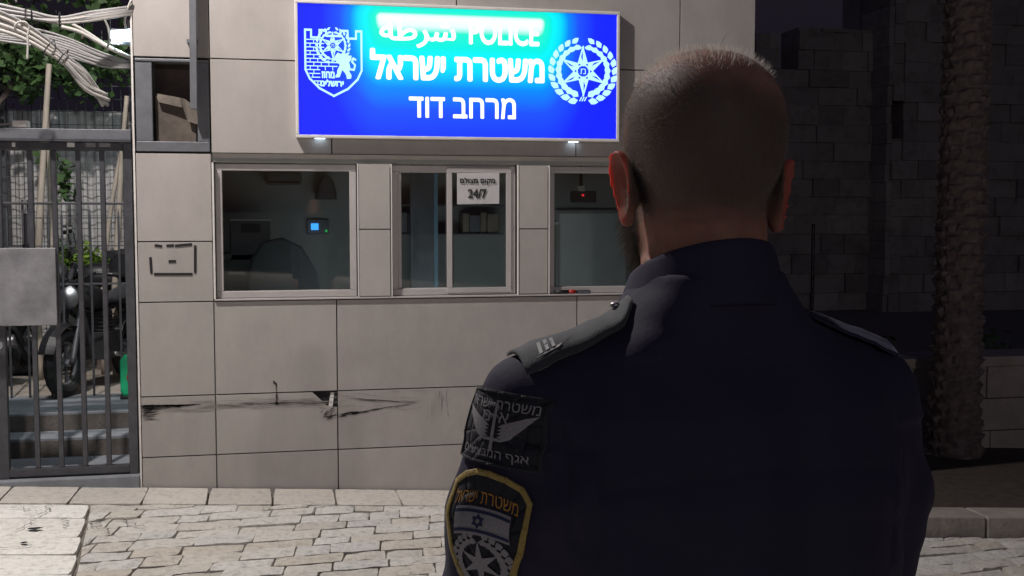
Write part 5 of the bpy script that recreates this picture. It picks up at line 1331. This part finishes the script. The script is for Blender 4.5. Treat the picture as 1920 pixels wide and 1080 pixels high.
shield = [(-.46, .50), (-.30, .60), (-.12, .655), (.05, .66), (.24, .63), (.40, .56), (.50, .44), (.47, .20), (.40, -.05), (.30, -.27), (.17, -.45), (0, -.60), (-.17, -.45), (-.30, -.27), (-.40, -.05), (-.47, .20)]
def grid_fill(outl, q=1.0):
    f_ = Fig(); c = (0, .05); prev = None
    for s in (0.34, .67, 1.0):
        cur = [(c[0] + (x_ - c[0]) * s * q, c[1] + (y_ - c[1]) * s * q) for x_, y_ in outl]
        if prev is None: f_.poly(cur)
        else:
            for i in range(len(cur)): j = (i + 1) % len(cur); f_.poly([prev[i], cur[i], cur[j], prev[j]])
        prev = cur
    return f_
M['patch'] = mat('patch_cloth', (.012, .012, .022), .8, var=.2, scale=200)
M['gold'] = mat('gold_thread', (.36, .26, .07), .6, var=.2, scale=500, bump=.3, bscale=900); M['orange'] = mat('orange_thread', (.42, .20, .03), .7, var=.2, scale=500)
M['silver'] = mat('silver_thread', (.28, .27, .29), .7, var=.2, scale=500)
PW, PH = .087, .100
pc = Vector((-.240, -.035, 1.412))
sho = wrap(grid_fill(shield), 'shield_patch', M['patch'], pc, PN, PU, PW, PH, .0022, man, .002)
wrap(Fig().stroke([(x_ * .97, y_ * .97) for x_, y_ in shield], .055, True), 'border', M['gold'], pc, PN, PU, PW, PH, .0036, sho, .002)
arc = lambda R_, h_: (lambda x_, y_: (x_, y_ - h_ * (x_ / .5) ** 2))
wrap(Fig().text(HEB('משטרת ישראל'), -.37, .37, .36, .50, 0, arc(1, .12)), 'lettering', M['orange'], pc, PN, PU, PW, PH, .0032, sho)
fl = Fig(); fw = arc(1, .12)
def fstrip(x0, x1, y0, y1, fig, n=8):
    for i in range(n):
        a_, c_ = x0 + (x1 - x0) * i / n, x0 + (x1 - x0) * (i + 1) / n; fig.poly([fw(a_, y0), fw(c_, y0), fw(c_, y1), fw(a_, y1)])
fstrip(-.31, .31, .08, .33, fl); wrap(fl, 'flag', M['silver'], pc, PN, PU, PW, PH, .0032, sho)
fb = Fig(); fstrip(-.31, .31, .275, .305, fb); fstrip(-.31, .31, .105, .135, fb)
for r_ in (90, 270): fb.stroke([fw(.06 * math.cos(R(r_ + k * 120)), .205 + .055 * math.sin(R(r_ + k * 120))) for k in range(3)], .016, True)
wrap(fb, 'flag_stripes', mat('flag_blue', (.02, .025, .08), .8), pc, PN, PU, PW, PH, .0040, sho)
wrap(Fig().put(emblem(False, 2.3), 0, -.19, .30, .27), 'emblem', M['silver'], pc, PN, PU, PW, PH, .0032, sho)
# upper tab with wings
tcn = Vector((-.222, -.032, 1.515)); TW, TH = .092, .064
tabo = [(-.5, -.5), (-.25, -.5), (0, -.5), (.25, -.5), (.5, -.5), (.5, -.17), (.5, .17), (.5, .5), (.25, .52), (0, .53), (-.25, .52), (-.5, .5), (-.5, .17), (-.5, -.17)]
tb = wrap(grid_fill(tabo), 'wing_patch', M['patch'], tcn, PN, PU, TW, TH, .0035, man, .003)
wrap(Fig().stroke([(x_ * .99, y_ * .98) for x_, y_ in tabo], .035, True), 'border', M['dark_cloth'], tcn, PN, PU, TW, TH, .0052, tb, .0026)
wn_ = Fig()
for s in (-1, 1):
    for k in range(5):
        L_ = .40 - k * .055; y0 = .04 - k * .05
        wn_.poly([(s * .05, y0), (s * .10, y0 + .045), (s * (.05 + L_ * .7), y0 + .10 + .02 * (4 - k)), (s * (.05 + L_), y0 + .11 + .03 * (4 - k)), (s * (.05 + L_ * .8), y0 + .05 + .02 * (4 - k)), (s * .10, y0 - .005)])
wn_.poly([(-.022, -.30), (.022, -.30), (.014, .36), (0, .42), (-.014, .36)]); wn_.poly([(-.08, -.16), (.08, -.16), (.08, -.12), (-.08, -.12)])
wn_.text('\u05d0', .05, .15, .10, .25); wn_.text('\u05de', -.17, -.06, .10, .25)
wrap(wn_, 'wings', M['silver'], tcn, PN, PU, TW, TH, .0048, tb)
wrap(Fig().text(HEB('משטרת ישראל'), -.45, .45, .28, .44), 'lettering', M['silver'], tcn, PN, PU, TW, TH, .0048, tb)

wrap(Fig().text(HEB('אגף המבצעים'), -.40, .40, -.44, -.29), 'lettering', M['silver'], tcn, PN, PU, TW, TH, .0048, tb)
# trousers, belt and boots below the frame
tr_ = Solid(); tr_.prof([.80, .88, .98, 1.02], [.175, .178, .17, .165], [.125, .13, .122, .12], [0, 0, 0, 0], .03)
for s in (-1, 1):
    tr_.cap((s * .092, 0, .86), (s * .102, .012, .50), .098, .075, .04); tr_.cap((s * .102, .012, .50), (s * .112, -.008, .10), .073, .062, .02)
solid_obj('trousers', tr_, lin_((-.24, .24, .008)), lin_((-.18, .18, .008)), lin_((.06, 1.04, .008)), cl, man)
MB().loft([[(.181 * math.cos(k * .1963), .136 * math.sin(k * .1963), z_) for k in range(32)] for z_ in (.945, .985)]).build('belt', M['black'], man, local=True)
for s in (-1, 1):
    bt = Solid(); bt.cap((s * .112, -.015, .20), (s * .112, -.015, .06), .055, .05, .02); bt.ell((s * .118, .03, .04), (.048, .13, .06), .03); bt.ell((s * .12, .10, .035), (.047, .06, .045), .02)
    bt.add(lambda x, y, z: -(z - .004), (-.3, -.3, -.2), (.3, .3, .03), .002, True) if False else None
    solid_obj('boot', bt, lin_((s * .118 - .08, s * .118 + .08, .006)), lin_((-.12, .19, .006)), lin_((0, .28, .006)), M['black'], man)
